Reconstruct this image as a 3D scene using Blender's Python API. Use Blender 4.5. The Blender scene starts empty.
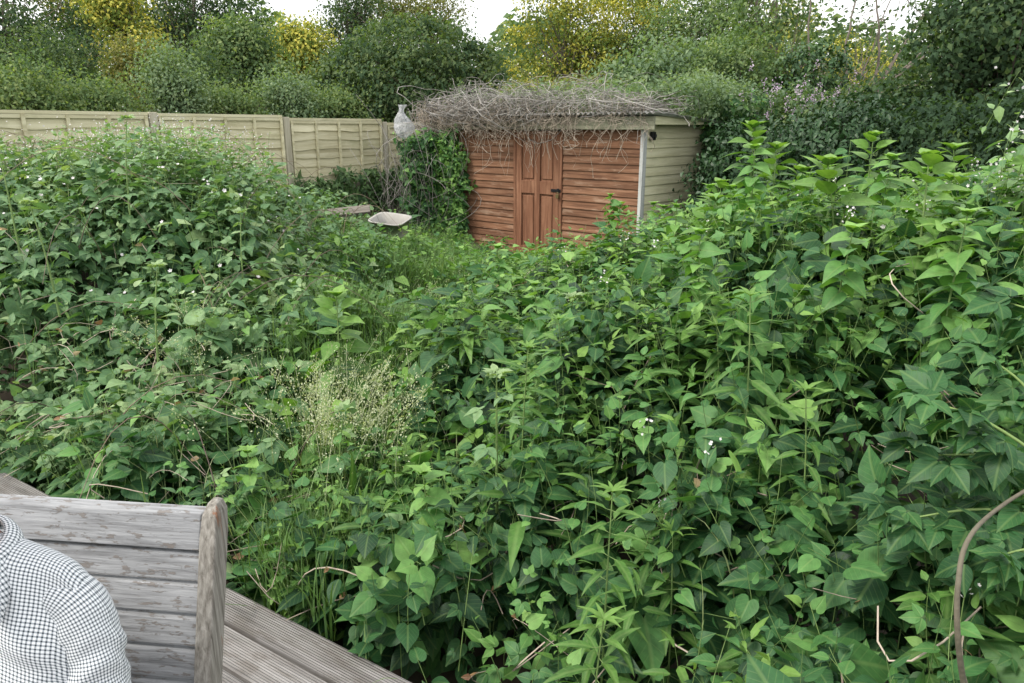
import bpy, bmesh, math, random
import numpy as np
from math import radians as rad, sin, cos, pi

sc = bpy.context.scene
C = sc.collection

# ------------------------------------------------------------------ camera, sky, sun, exposure
CAM_Z = 1.9
F = 740.0
PITCH = rad(16.2)
cd = bpy.data.cameras.new("camera")
cam = bpy.data.objects.new("camera", cd); C.objects.link(cam)
cam.location = (0, 0, CAM_Z)
cam.rotation_euler = (rad(90) - PITCH, 0, 0)
cd.sensor_width = 36; cd.lens = 36 * F / 1024
cd.clip_start = 0.02; cd.clip_end = 600
sc.camera = cam

SUN_EL, SUN_AZ = rad(52), rad(-112)      # azimuth measured from +Y towards +X
w = bpy.data.worlds.new("World"); sc.world = w; w.use_nodes = True
nt = w.node_tree
bg = nt.nodes["Background"]
sky = nt.nodes.new("ShaderNodeTexSky"); sky.sky_type = 'NISHITA'
sky.sun_disc = False; sky.sun_elevation = SUN_EL; sky.sun_rotation = SUN_AZ
sky.dust_density = 4.0; sky.air_density = 1.0; sky.ozone_density = 0.6
cl = nt.nodes.new("ShaderNodeTexNoise"); cl.inputs["Scale"].default_value = 2.2; cl.inputs["Detail"].default_value = 5
tcw = nt.nodes.new("ShaderNodeTexCoord"); nt.links.new(tcw.outputs["Generated"], cl.inputs["Vector"])
cm = nt.nodes.new("ShaderNodeMapRange"); cm.inputs[1].default_value = .3; cm.inputs[2].default_value = .7; cm.inputs[3].default_value = .60; cm.inputs[4].default_value = .92
nt.links.new(cl.outputs[0], cm.inputs[0])
cmx = nt.nodes.new("ShaderNodeMix"); cmx.data_type = 'RGBA'; cmx.inputs[7].default_value = (7.2, 7.15, 7.0, 1)     # bright cloud layer
nt.links.new(cm.outputs[0], cmx.inputs[0]); nt.links.new(sky.outputs[0], cmx.inputs[6])
nt.links.new(cmx.outputs[2], bg.inputs[0]); bg.inputs[1].default_value = 0.15
sd = bpy.data.lights.new("sun", 'SUN'); sd.energy = 1.9; sd.angle = rad(14); sd.color = (1, .95, .86)
sun = bpy.data.objects.new("sun", sd); C.objects.link(sun)
sun.rotation_euler = (rad(90) - SUN_EL, 0, -SUN_AZ + pi)
sc.view_settings.view_transform = 'Standard'; sc.view_settings.look = 'None'
sc.view_settings.gamma = 1; sc.view_settings.exposure = 0.88
sc.cycles.max_bounces = 6; sc.cycles.diffuse_bounces = 3; sc.cycles.glossy_bounces = 2
sc.cycles.transmission_bounces = 3; sc.cycles.transparent_max_bounces = 4
sc.cycles.use_denoising = True

# ------------------------------------------------------------------ small helpers
def P(px, D, z):
    """world point D metres ahead of the camera, at height z, seen in column px"""
    dep = D * cos(PITCH) + (CAM_Z - z) * sin(PITCH)
    return np.array([(px - 512) / F * dep, D, z])

def px_of(x, y, z):
    dep = y * cos(PITCH) + (CAM_Z - z) * sin(PITCH)
    return 512 + F * x / np.maximum(dep, .05)

def z_of(D, yrow):
    """height seen at image row yrow at distance D"""
    return CAM_Z - D * math.tan(PITCH + math.atan((yrow - 341.5) / F))

def link(o, parent=None):
    C.objects.link(o)
    if parent is not None: o.parent = parent
    return o

def tag(o, label=None, cat=None, group=None, kind=None):
    if label: o["label"] = label
    if cat: o["category"] = cat
    if group: o["group"] = group
    if kind: o["kind"] = kind
    return o

def empty(name, loc=(0, 0, 0), rz=0):
    o = bpy.data.objects.new(name, None); C.objects.link(o)
    o.location = tuple(float(v) for v in loc); o.rotation_euler = (0, 0, rz)
    o.empty_display_size = .1
    return o

def copy_tree(o, parent=None):
    c = o.copy(); C.objects.link(c)
    if parent is not None: c.parent = parent
    for ch in list(o.children): copy_tree(ch, c)
    return c

class Acc:
    """collects vertex / face blocks with per-vertex tint and leaf uv into ONE mesh"""
    def __init__(s):
        s.v = []; s.f = []; s.t = []; s.uv = []; s.mi = []; s.n = 0
    def add(s, v, f, tint=0.5, uv=None, mi=0):
        v = np.asarray(v, float).reshape(-1, 3); f = np.asarray(f, int)
        if len(v) == 0: return
        s.v.append(v)
        s.f.append((f + s.n, mi))
        t = np.asarray(tint, float)
        s.t.append(np.full(len(v), float(t)) if t.ndim == 0 else t.reshape(-1))
        s.uv.append(np.zeros((len(v), 2)) if uv is None else np.asarray(uv, float).reshape(-1, 2))
        s.n += len(v)
    def build(s, name, mats, parent=None, smooth=None):
        me = bpy.data.meshes.new(name)
        v = np.concatenate(s.v); t = np.concatenate(s.t); uv = np.concatenate(s.uv)
        me.vertices.add(len(v)); me.vertices.foreach_set("co", v.astype(np.float32).ravel())
        loops = np.concatenate([f.ravel() for f, _ in s.f]).astype(np.int32)
        sizes = np.concatenate([np.full(len(f), f.shape[1]) for f, _ in s.f]).astype(np.int32)
        mi = np.concatenate([np.full(len(f), m) for f, m in s.f]).astype(np.int32)
        starts = np.concatenate([[0], np.cumsum(sizes)[:-1]]).astype(np.int32)
        me.loops.add(len(loops)); me.loops.foreach_set("vertex_index", loops)
        me.polygons.add(len(sizes)); me.polygons.foreach_set("loop_start", starts)
        me.polygons.foreach_set("material_index", mi)
        if smooth is None: smooth = bool((mats[0] if isinstance(mats, (list, tuple)) else mats).get("soft"))
        me.polygons.foreach_set("use_smooth", np.full(len(sizes), bool(smooth)))
        a = me.attributes.new("tint", 'FLOAT', 'POINT'); a.data.foreach_set("value", t.astype(np.float32))
        a = me.attributes.new("luv", 'FLOAT2', 'POINT'); a.data.foreach_set("vector", uv.astype(np.float32).ravel())
        me.update(calc_edges=True); me.validate()
        if not isinstance(mats, (list, tuple)): mats = [mats]
        for m in mats: me.materials.append(m)
        o = bpy.data.objects.new(name, me)
        return link(o, parent)

def nrm(a):
    return a / np.maximum(np.linalg.norm(a, axis=-1, keepdims=True), 1e-9)

def place(acc, tpl, pos, tip, nor, scale, tint, mi=0):
    """stamp a leaf template: x = side, y = tip, z = normal"""
    tv, tf, tuv = tpl
    tip = nrm(tip); side = nrm(np.cross(tip, nor)); nor = np.cross(side, tip)
    sc_ = np.asarray(scale)
    if sc_.ndim == 1: sc_ = sc_[:, None, None]
    V = (tv[None, :, 0:1] * side[:, None, :] + tv[None, :, 1:2] * tip[:, None, :] + tv[None, :, 2:3] * nor[:, None, :]) * sc_
    V = V + pos[:, None, :]
    N, n = len(pos), len(tv)
    Fc = (tf[None] + (np.arange(N) * n)[:, None, None]).reshape(-1, tf.shape[1])
    acc.add(V.reshape(-1, 3), Fc, np.repeat(tint, n), np.tile(tuv, (N, 1)), mi)

def tubes(acc, Pn, r, tint=0.5, mi=0, sides=3):
    """many polylines at once: Pn (N,K,3), r (N,K)"""
    Pn = np.asarray(Pn, float); N, K, _ = Pn.shape
    r = np.broadcast_to(np.asarray(r, float), (N, K))
    T = np.gradient(Pn, axis=1); T = nrm(T)
    ref = np.where(np.abs(T[..., 2:3]) > .9, np.array([1., 0, 0]), np.array([0, 0, 1.]))
    ref = np.broadcast_to(ref[:, :1], T.shape)
    A = nrm(np.cross(T, ref) + 1e-6); B = np.cross(T, A)
    an = np.arange(sides) / sides * 2 * pi
    V = Pn[:, :, None] + r[:, :, None, None] * (np.cos(an)[None, None, :, None] * A[:, :, None] + np.sin(an)[None, None, :, None] * B[:, :, None])
    idx = np.arange(N * K * sides).reshape(N, K, sides)
    a = idx[:, :-1]; b = idx[:, 1:]
    f = np.stack([a, np.roll(a, -1, 2), np.roll(b, -1, 2), b], -1).reshape(-1, 4)
    t = np.broadcast_to(np.asarray(tint, float).reshape(-1, 1) if np.ndim(tint) else np.full((N, 1), tint), (N, K * sides))
    L = np.broadcast_to(np.linspace(0, 1, K)[None, :, None], (N, K, sides)).reshape(-1)
    U = np.broadcast_to((np.arange(sides) / sides)[None, None], (N, K, sides)).reshape(-1)
    acc.add(V.reshape(-1, 3), f, t.reshape(-1), np.stack([U, L], -1), mi)

def tube(acc, pts, rs, tint=.5, mi=0, sides=8):
    pts = np.asarray(pts, float)
    rs = np.asarray(rs, float) if np.ndim(rs) else np.full(len(pts), float(rs))
    tubes(acc, pts[None], rs[None], tint, mi, sides)

def smooth_path(pts, n):
    """Catmull-Rom through pts"""
    pts = np.asarray(pts, float); q = np.vstack([2 * pts[0] - pts[1], pts, 2 * pts[-1] - pts[-2]])
    out = []; m = len(pts) - 1
    for t in np.linspace(0, m - 1e-6, n):
        i = int(t); u = t - i; a, b, c, d = q[i:i + 4]
        out.append(.5 * ((2 * b) + (c - a) * u + (2 * a - 5 * b + 4 * c - d) * u * u + (3 * b - a - 3 * c + d) * u ** 3))
    return np.array(out)

BF = np.array([[0, 3, 2, 1], [4, 5, 6, 7], [0, 1, 5, 4], [1, 2, 6, 5], [2, 3, 7, 6], [3, 0, 4, 7]])
def box(acc, x0, x1, y0, y1, z0, z1, tint=.5, mi=0, jit=0):
    v = np.array([[x0, y0, z0], [x1, y0, z0], [x1, y1, z0], [x0, y1, z0], [x0, y0, z1], [x1, y0, z1], [x1, y1, z1], [x0, y1, z1]], float)
    if jit: v = v + rng.normal(0, jit, v.shape)
    acc.add(v, BF, tint, None, mi)

def bevel(o, wd=.004, seg=2):
    m = o.modifiers.new("edge", 'BEVEL'); m.width = wd; m.segments = seg; m.limit_method = 'ANGLE'; m.angle_limit = rad(40)
    return o

rng = np.random.default_rng(11)

# ------------------------------------------------------------------ materials
def new_mat(name):
    m = bpy.data.materials.new(name); m.use_nodes = True
    n = m.node_tree.nodes; l = m.node_tree.links
    return m, n, l, n["Principled BSDF"]

def leaf_mat(name, cols, rough=.5, trans=.28, vein=.3, transcol=None, spec=.28):
    """cols: list of (pos, rgb) read by each leaf's own tint"""
    m, n, l, b = new_mat(name); m["soft"] = 1
    at = n.new("ShaderNodeAttribute"); at.attribute_name = "tint"
    rp = n.new("ShaderNodeValToRGB")
    e = rp.color_ramp.elements
    e[0].position, e[0].color = cols[0][0], (*cols[0][1], 1)
    e[1].position, e[1].color = cols[-1][0], (*cols[-1][1], 1)
    for p_, c_ in cols[1:-1]:
        q = e.new(p_); q.color = (*c_, 1)
    l.new(at.outputs["Fac"], rp.inputs[0])
    col = rp.outputs[0]
    # blotches that belong to the leaf surface
    tc = n.new("ShaderNodeTexCoord"); nz = n.new("ShaderNodeTexNoise"); nz.inputs["Scale"].default_value = 38; nz.inputs["Detail"].default_value = 2
    l.new(tc.outputs["Object"], nz.inputs["Vector"])
    hs = n.new("ShaderNodeHueSaturation")
    mr = n.new("ShaderNodeMapRange"); mr.inputs[1].default_value = .25; mr.inputs[2].default_value = .75; mr.inputs[3].default_value = .78; mr.inputs[4].default_value = 1.22
    l.new(nz.outputs[0], mr.inputs[0]); l.new(mr.outputs[0], hs.inputs["Value"]); l.new(col, hs.inputs["Color"])
    col = hs.outputs[0]
    if vein > 0:
        uv = n.new("ShaderNodeAttribute"); uv.attribute_name = "luv"
        sx = n.new("ShaderNodeSeparateXYZ"); l.new(uv.outputs["Vector"], sx.inputs[0])
        ab = n.new("ShaderNodeMath"); ab.operation = 'ABSOLUTE'; l.new(sx.outputs[0], ab.inputs[0])
        mid = n.new("ShaderNodeMapRange"); mid.inputs[1].default_value = .015; mid.inputs[2].default_value = .05; mid.inputs[3].default_value = 1; mid.inputs[4].default_value = 0
        l.new(ab.outputs[0], mid.inputs[0])
        k = n.new("ShaderNodeMath"); k.operation = 'MULTIPLY_ADD'; k.inputs[1].default_value = -1.1
        l.new(ab.outputs[0], k.inputs[0]); l.new(sx.outputs[1], k.inputs[2])
        k2 = n.new("ShaderNodeMath"); k2.operation = 'MULTIPLY'; k2.inputs[1].default_value = 36; l.new(k.outputs[0], k2.inputs[0])
        sn = n.new("ShaderNodeMath"); sn.operation = 'SINE'; l.new(k2.outputs[0], sn.inputs[0])
        sv = n.new("ShaderNodeMapRange"); sv.inputs[1].default_value = .82; sv.inputs[2].default_value = 1; sv.inputs[4].default_value = .55
        l.new(sn.outputs[0], sv.inputs[0])
        mx = n.new("ShaderNodeMath"); mx.operation = 'MAXIMUM'; l.new(mid.outputs[0], mx.inputs[0]); l.new(sv.outputs[0], mx.inputs[1])
        ms = n.new("ShaderNodeMath"); ms.operation = 'MULTIPLY'; ms.inputs[1].default_value = vein; l.new(mx.outputs[0], ms.inputs[0])
        mc = n.new("ShaderNodeMix"); mc.data_type = 'RGBA'; mc.inputs[7].default_value = (.20, .30, .10, 1)
        l.new(ms.outputs[0], mc.inputs[0]); l.new(col, mc.inputs[6]); col = mc.outputs[2]
        bp = n.new("ShaderNodeBump"); bp.inputs["Strength"].default_value = .35; bp.inputs["Distance"].default_value = .002; bp.invert = True
        l.new(mx.outputs[0], bp.inputs["Height"]); l.new(bp.outputs[0], b.inputs["Normal"])
    l.new(col, b.inputs["Base Color"])
    b.inputs["Roughness"].default_value = rough
    b.inputs["Specular IOR Level"].default_value = spec
    tr = n.new("ShaderNodeBsdfTranslucent")
    tm = n.new("ShaderNodeMix"); tm.data_type = 'RGBA'; tm.blend_type = 'MULTIPLY'; tm.inputs[0].default_value = 1
    tm.inputs[7].default_value = (*(transcol or (1.5, 1.6, .55)), 1); l.new(col, tm.inputs[6]); l.new(tm.outputs[2], tr.inputs[0])
    mixs = n.new("ShaderNodeMixShader"); mixs.inputs[0].default_value = trans
    l.new(b.outputs[0], mixs.inputs[1]); l.new(tr.outputs[0], mixs.inputs[2])
    l.new(mixs.outputs[0], n["Material Output"].inputs[0])
    return m

def stem_mat(name, c0, c1, rough=.6, scale=20):
    m, n, l, b = new_mat(name); m["soft"] = 1
    at = n.new("ShaderNodeAttribute"); at.attribute_name = "tint"
    tc = n.new("ShaderNodeTexCoord"); nz = n.new("ShaderNodeTexNoise"); nz.inputs["Scale"].default_value = scale; nz.inputs["Detail"].default_value = 4
    l.new(tc.outputs["Object"], nz.inputs["Vector"])
    ad = n.new("ShaderNodeMath"); ad.operation = 'MULTIPLY_ADD'; ad.inputs[1].default_value = .8; l.new(nz.outputs[0], ad.inputs[0])
    sb = n.new("ShaderNodeMath"); sb.operation = 'SUBTRACT'; sb.inputs[1].default_value = .4; l.new(at.outputs["Fac"], sb.inputs[0]); l.new(sb.outputs[0], ad.inputs[2])
    mx = n.new("ShaderNodeMix"); mx.data_type = 'RGBA'; mx.inputs[6].default_value = (*c0, 1); mx.inputs[7].default_value = (*c1, 1)
    mx.clamp_factor = True
    l.new(ad.outputs[0], mx.inputs[0]); l.new(mx.outputs[2], b.inputs["Base Color"]); b.inputs["Roughness"].default_value = rough
    bp = n.new("ShaderNodeBump"); bp.inputs["Strength"].default_value = .5; bp.inputs["Distance"].default_value = .01
    l.new(nz.outputs[0], bp.inputs["Height"]); l.new(bp.outputs[0], b.inputs["Normal"])
    return m

def wood_mat(name, stops, axis=0, fine=60, patch=None, patchcol=None, rough=.8, ribs=0, bump=.6, tintamt=.25, patchscale=(2, 14, 14), patchrange=(.5, .56)):
    """grain runs along the given local axis; patch = worn paint / algae colour"""
    m, n, l, b = new_mat(name)
    tc = n.new("ShaderNodeTexCoord")
    at = n.new("ShaderNodeAttribute"); at.attribute_name = "tint"
    off = n.new("ShaderNodeVectorMath"); off.operation = 'ADD'
    cx = n.new("ShaderNodeCombineXYZ")
    mu = n.new("ShaderNodeMath"); mu.operation = 'MULTIPLY'; mu.inputs[1].default_value = 37.0; l.new(at.outputs["Fac"], mu.inputs[0])
    for i in range(3): l.new(mu.outputs[0], cx.inputs[i])
    l.new(tc.outputs["Object"], off.inputs[0]); l.new(cx.outputs[0], off.inputs[1])
    mp = n.new("ShaderNodeMapping"); s = [fine, fine, fine]; s[axis] = fine * .06; mp.inputs["Scale"].default_value = s
    l.new(off.outputs[0], mp.inputs[0])
    nz = n.new("ShaderNodeTexNoise"); nz.inputs["Scale"].default_value = 1; nz.inputs["Detail"].default_value = 6; nz.inputs["Roughness"].default_value = .65; nz.inputs["Distortion"].default_value = .3
    l.new(mp.outputs[0], nz.inputs["Vector"])
    rp = n.new("ShaderNodeValToRGB"); e = rp.color_ramp.elements
    e[0].position, e[0].color = stops[0][0], (*stops[0][1], 1); e[1].position, e[1].color = stops[-1][0], (*stops[-1][1], 1)
    for p_, c_ in stops[1:-1]:
        q = e.new(p_); q.color = (*c_, 1)
    l.new(nz.outputs[0], rp.inputs[0]); col = rp.outputs[0]
    height = nz.outputs[0]
    if patch:
        mp2 = n.new("ShaderNodeMapping"); mp2.inputs["Scale"].default_value = patchscale; l.new(off.outputs[0], mp2.inputs[0])
        n2 = n.new("ShaderNodeTexNoise"); n2.inputs["Scale"].default_value = 1; n2.inputs["Detail"].default_value = 8; n2.inputs["Roughness"].default_value = .68
        l.new(mp2.outputs[0], n2.inputs["Vector"])
        mr = n.new("ShaderNodeMapRange"); mr.inputs[1].default_value, mr.inputs[2].default_value = patchrange; mr.inputs[4].default_value = patch
        l.new(n2.outputs[0], mr.inputs[0])
        mx = n.new("ShaderNodeMix"); mx.data_type = 'RGBA'; mx.inputs[7].default_value = (*patchcol, 1)
        l.new(mr.outputs[0], mx.inputs[0]); l.new(col, mx.inputs[6]); col = mx.outputs[2]
        hh = n.new("ShaderNodeMath"); hh.operation = 'MULTIPLY_ADD'; hh.inputs[1].default_value = .5; l.new(mr.outputs[0], hh.inputs[0]); l.new(nz.outputs[0], hh.inputs[2])
        height = hh.outputs[0]
    hs = n.new("ShaderNodeHueSaturation"); mv = n.new("ShaderNodeMapRange"); mv.inputs[3].default_value = 1 - tintamt; mv.inputs[4].default_value = 1 + tintamt
    l.new(at.outputs["Fac"], mv.inputs[0]); l.new(mv.outputs[0], hs.inputs["Value"]); l.new(col, hs.inputs["Color"])
    l.new(hs.outputs[0], b.inputs["Base Color"]); b.inputs["Roughness"].default_value = rough; b.inputs["Specular IOR Level"].default_value = .25
    bp = n.new("ShaderNodeBump"); bp.inputs["Strength"].default_value = bump; bp.inputs["Distance"].default_value = .004
    l.new(height, bp.inputs["Height"]); l.new(bp.outputs[0], b.inputs["Normal"])
    if ribs:
        sp = n.new("ShaderNodeSeparateXYZ"); l.new(tc.outputs["Object"], sp.inputs[0])
        k = n.new("ShaderNodeMath"); k.operation = 'MULTIPLY'; k.inputs[1].default_value = 2 * pi / ribs; l.new(sp.outputs[1 if axis == 0 else 0], k.inputs[0])
        sn = n.new("ShaderNodeMath"); sn.operation = 'SINE'; l.new(k.outputs[0], sn.inputs[0])
        b2 = n.new("ShaderNodeBump"); b2.inputs["Strength"].default_value = .8; b2.inputs["Distance"].default_value = .0022
        l.new(sn.outputs[0], b2.inputs["Height"]); l.new(bp.outputs[0], b2.inputs["Normal"]); l.new(b2.outputs[0], b.inputs["Normal"])
    return m

def plain(name, c, rough=.6, metal=0, nscale=12, var=.25, bump=.2):
    m, n, l, b = new_mat(name)
    tc = n.new("ShaderNodeTexCoord"); nz = n.new("ShaderNodeTexNoise"); nz.inputs["Scale"].default_value = nscale; nz.inputs["Detail"].default_value = 6
    l.new(tc.outputs["Object"], nz.inputs["Vector"])
    mx = n.new("ShaderNodeMix"); mx.data_type = 'RGBA'
    mx.inputs[6].default_value = (*[v * (1 - var) for v in c], 1); mx.inputs[7].default_value = (*[min(1, v * (1 + var)) for v in c], 1)
    l.new(nz.outputs[0], mx.inputs[0]); l.new(mx.outputs[2], b.inputs["Base Color"])
    b.inputs["Roughness"].default_value = rough; b.inputs["Metallic"].default_value = metal
    bp = n.new("ShaderNodeBump"); bp.inputs["Strength"].default_value = bump; bp.inputs["Distance"].default_value = .01
    l.new(nz.outputs[0], bp.inputs["Height"]); l.new(bp.outputs[0], b.inputs["Normal"])
    return m

M = {}
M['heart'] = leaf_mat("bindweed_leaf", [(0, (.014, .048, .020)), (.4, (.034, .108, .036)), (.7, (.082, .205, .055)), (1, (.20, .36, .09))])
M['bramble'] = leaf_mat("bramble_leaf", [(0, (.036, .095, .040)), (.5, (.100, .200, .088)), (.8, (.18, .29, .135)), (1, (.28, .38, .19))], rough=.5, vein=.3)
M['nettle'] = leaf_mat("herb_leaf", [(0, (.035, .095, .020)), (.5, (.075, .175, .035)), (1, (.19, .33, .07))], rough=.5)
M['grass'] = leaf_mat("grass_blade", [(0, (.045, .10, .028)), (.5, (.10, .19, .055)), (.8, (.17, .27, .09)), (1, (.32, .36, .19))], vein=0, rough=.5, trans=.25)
M['seed'] = leaf_mat("grass_seed", [(0, (.36, .42, .26)), (1, (.56, .58, .42))], vein=0, rough=.7, trans=.3)
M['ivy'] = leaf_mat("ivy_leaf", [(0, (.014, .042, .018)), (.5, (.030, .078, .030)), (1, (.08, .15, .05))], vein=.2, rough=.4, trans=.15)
TL = dict(vein=0, trans=.36, spec=.12, rough=.7)
M['tree_dark'] = leaf_mat("dark_tree_leaf", [(0, (.025, .050, .028)), (.5, (.054, .098, .048)), (1, (.15, .20, .085))], **TL)
M['tree_mid'] = leaf_mat("tree_leaf", [(0, (.048, .088, .042)), (.5, (.108, .172, .075)), (1, (.25, .31, .13))], **TL)
M['tree_sunlit'] = leaf_mat("sunlit_tree_leaf", [(0, (.09, .15, .03)), (.38, (.20, .26, .06)), (.62, (.46, .46, .09)), (1, (.66, .60, .13))], transcol=(1.2, 1.1, .5), **TL)  # low sun on the far trees, put into the leaf colour
M['tree_grey'] = leaf_mat("willow_leaf", [(0, (.07, .12, .065)), (.5, (.14, .21, .12)), (1, (.25, .32, .19))], **TL)
M['tree_brown'] = leaf_mat("olive_tree_leaf", [(0, (.07, .085, .03)), (.5, (.14, .16, .055)), (1, (.26, .23, .08))], **TL)
M['petal'] = leaf_mat("white_petal", [(0, (.62, .58, .60)), (1, (.82, .80, .80))], vein=0, trans=.3, transcol=(1, 1, 1), rough=.6)
M['lilac'] = leaf_mat("lilac_petal", [(0, (.40, .30, .42)), (1, (.62, .52, .62))], vein=0, trans=.3, transcol=(1, 1, 1), rough=.6)
M['green_stem'] = stem_mat("green_stem", (.06, .12, .03), (.20, .30, .09))
M['brown_stem'] = stem_mat("brown_stem", (.06, .04, .03), (.22, .16, .11))
M['dry_stem'] = stem_mat("dry_stem", (.20, .16, .12), (.50, .43, .35), rough=.8)
M['dry_grey'] = stem_mat("dead_vine", (.10, .09, .078), (.42, .40, .375), rough=.85, scale=8)
M['dry_leaf'] = leaf_mat("withered_leaf", [(0, (.14, .07, .04)), (.5, (.32, .20, .10)), (1, (.48, .38, .22))], vein=.1, trans=.2, transcol=(1.2, 1, .7))
M['bark'] = stem_mat("bark", (.035, .028, .022), (.14, .11, .085), rough=.9, scale=14)
M['bark_pale'] = stem_mat("pale_bark", (.085, .072, .06), (.26, .22, .185), rough=.9, scale=14)
M['twig'] = stem_mat('woody_twig', (.05, .045, .032), (.17, .15, .105), rough=.8, scale=40)
M['soil'] = plain("soil", (.045, .035, .022), rough=.95, nscale=6, var=.5, bump=.8)

# ------------------------------------------------------------------ leaf templates (unit length, tip along +y)
def leaf_tpl(profile, fold=.25, droop=.35, cup=0.0, petiole=0.0):
    """profile: list of (y along midrib of the edge point, half width, y of the midrib point)"""
    v = []; uv = []
    for (ye, wd, ym) in profile:
        zm = -droop * ym * ym
        ze = -droop * ye * abs(ye) + fold * wd - cup * wd * wd
        v += [[-wd, ye, ze], [0, ym, zm], [wd, ye, ze]]
        uv += [[-wd, ye], [0, ym], [wd, ye]]
    f = []
    for i in range(len(profile) - 1):
        a = i * 3; b = a + 3
        f += [[a, a + 1, b + 1, b], [a + 1, a + 2, b + 2, b + 1]]
    v = np.array(v, float); v[:, 1] += petiole
    return v, np.array(f), np.array(uv, float)

HEART = leaf_tpl([(-.15, .09, .0), (-.17, .20, .02), (-.10, .32, .06), (.03, .39, .12), (.20, .405, .24), (.38, .36, .40), (.56, .27, .57), (.72, .17, .72), (.86, .075, .86), (1.0, .004, 1.0)], .26, .32)
HEART2 = leaf_tpl([(-.12, .10, .0), (-.12, .24, .03), (-.02, .36, .07), (.14, .42, .17), (.32, .41, .34), (.50, .33, .51), (.68, .20, .68), (.84, .09, .84), (1.0, .004, 1.0)], -.14, .15)
HEART_LO = leaf_tpl([(-.12, .24, .02), (.15, .41, .18), (.55, .25, .57), (1.0, .01, 1.0)], .28, .30)
OVATE = leaf_tpl([(0, .02, 0), (.05, .13, .06), (.16, .25, .17), (.31, .315, .31), (.47, .31, .47), (.62, .245, .62), (.76, .155, .76), (.88, .07, .88), (1, .004, 1)], .2, .3)
OVATE_LO = leaf_tpl([(0, .02, 0), (.28, .31, .28), (.65, .22, .65), (1, .01, 1)], .22, .3)
LANCE = leaf_tpl([(0, .02, 0), (.2, .13, .2), (.5, .13, .5), (.8, .06, .8), (1, .004, 1)], .25, .45)
SIMPLE = leaf_tpl([(0, .02, 0), (.4, .32, .4), (1, .01, 1)], .3, .3)
PETAL = leaf_tpl([(0, .06, 0), (.5, .38, .5), (1, .22, 1)], .15, -.15)

def merge_tpl(parts):
    V = []; Fc = []; U = []; n = 0
    for (t, ang, s, off, tilt) in parts:
        v, f, u = t
        v = v.copy() * s
        ct, st = cos(tilt), sin(tilt)
        v = np.stack([v[:, 0], v[:, 1] * ct - v[:, 2] * st, v[:, 1] * st + v[:, 2] * ct], -1)
        c_, s_ = cos(ang), sin(ang)
        v = np.stack([v[:, 0] * c_ + v[:, 1] * s_, -v[:, 0] * s_ + v[:, 1] * c_, v[:, 2]], -1) + np.array(off)
        V.append(v); Fc.append(f + n); U.append(u); n += len(v)
    return np.concatenate(V), np.concatenate(Fc), np.concatenate(U)
TRI = merge_tpl([(OVATE, 0, .62, (0, .38, 0), -.1), (OVATE, 1.25, .52, (.02, .34, 0), -.1), (OVATE, -1.25, .52, (-.02, .34, 0), -.1)])
TRI_LO = merge_tpl([(OVATE_LO, 0, .62, (0, .38, 0), -.1), (OVATE_LO, 1.25, .52, (.02, .34, 0), -.1), (OVATE_LO, -1.25, .52, (-.02, .34, 0), -.1)])
FIVE = merge_tpl([(PETAL, k * 2 * pi / 5, .5, (0, 0, 0), .25) for k in range(5)])
TRUMPET = merge_tpl([(PETAL, k * 2 * pi / 5, .55, (0, 0, 0), .7) for k in range(5)])

# ------------------------------------------------------------------ ground and plant canopy heights
FA = np.array([-3.13, 10.6]); FD = np.array([.562, .827])       # fence: a post, and its direction
FN = np.array([-.827, .562])                                     # pointing beyond the fence
W_SH, S_SH, D0 = 3.25, 1.9, 9.2
CR = np.array([.171 * D0, D0])                                   # shed: near (right front) corner
UX = np.array([.751, -.660]); UY = np.array([.660, .751])
CL = CR - UX * W_SH
DECK_Z = .30
E0 = np.array([-2.48, 3.27]); E1 = np.array([-.295, 1.84])
ED = (E1 - E0) / np.linalg.norm(E1 - E0); EN = np.array([-ED[1], ED[0]])   # EN points away from the deck, to the garden
if EN[1] < 0: EN = -EN

def deck_dist(x, y): return (x - E0[0]) * EN[0] + (y - E0[1]) * EN[1]
def fence_dist(x, y): return (x - FA[0]) * FN[0] + (y - FA[1]) * FN[1]
def ground_z(x, y):
    fd = fence_dist(x, y)
    g = .45 * 1 / (1 + np.exp(-(fd + 2.0) * 2.2))
    far = np.clip((y - 14) / 30, 0, 1) * 1.0
    return g + far + .03 * np.sin(x * 1.3) * np.cos(y * 1.1)

ROW = [  # (px, D, row)  the top of the growth as it is seen
    (450, 1.75, 683), (600, 1.6, 683), (800, 1.45, 683), (1000, 1.3, 683), (1200, 1.25, 640),
    (1000, 1.75, 500), (800, 2.0, 500), (600, 2.2, 500), (400, 2.4, 500), (250, 2.75, 480), (1180, 1.7, 480),
    (1000, 1.95, 400), (800, 2.2, 400), (600, 2.5, 400), (400, 3.2, 400), (200, 3.3, 400), (30, 3.65, 400), (0, 3.45, 440), (120, 3.1, 440),
    (1000, 2.2, 300), (800, 2.6, 300), (650, 2.95, 300), (520, 3.8, 300), (420, 5.4, 300), (300, 4.5, 300), (200, 4.1, 300), (50, 4.05, 300), (-120, 4.0, 300),
    (1000, 2.6, 215), (870, 3.3, 222), (760, 3.5, 220), (660, 4.2, 235), (580, 6.2, 256), (500, 7.2, 268), (545, 9.0, 268), (545, 8.0, 270), (480, 9.6, 250), (440, 9.3, 240), (400, 7.6, 246), (330, 6.0, 246),
    (300, 7.0, 215), (200, 5.2, 190), (50, 5.0, 185), (-120, 5.0, 185), (340, 8.0, 222), (380, 9.6, 215),
    (1000, 3.3, 182), (860, 5.0, 208), (760, 5.6, 222), (120, 6.0, 140), (0, 5.7, 142), (-120, 5.6, 140), (200, 6.6, 156),
    (900, 8, 205), (1000, 6, 180), (760, 8, 215), (100, 7.5, 150), (250, 8.2, 178), (235, 7.0, 165), (290, 7.5, 195), (320, 9.8, 197), (400, 11, 200), (700, 8, 225),
]
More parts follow.
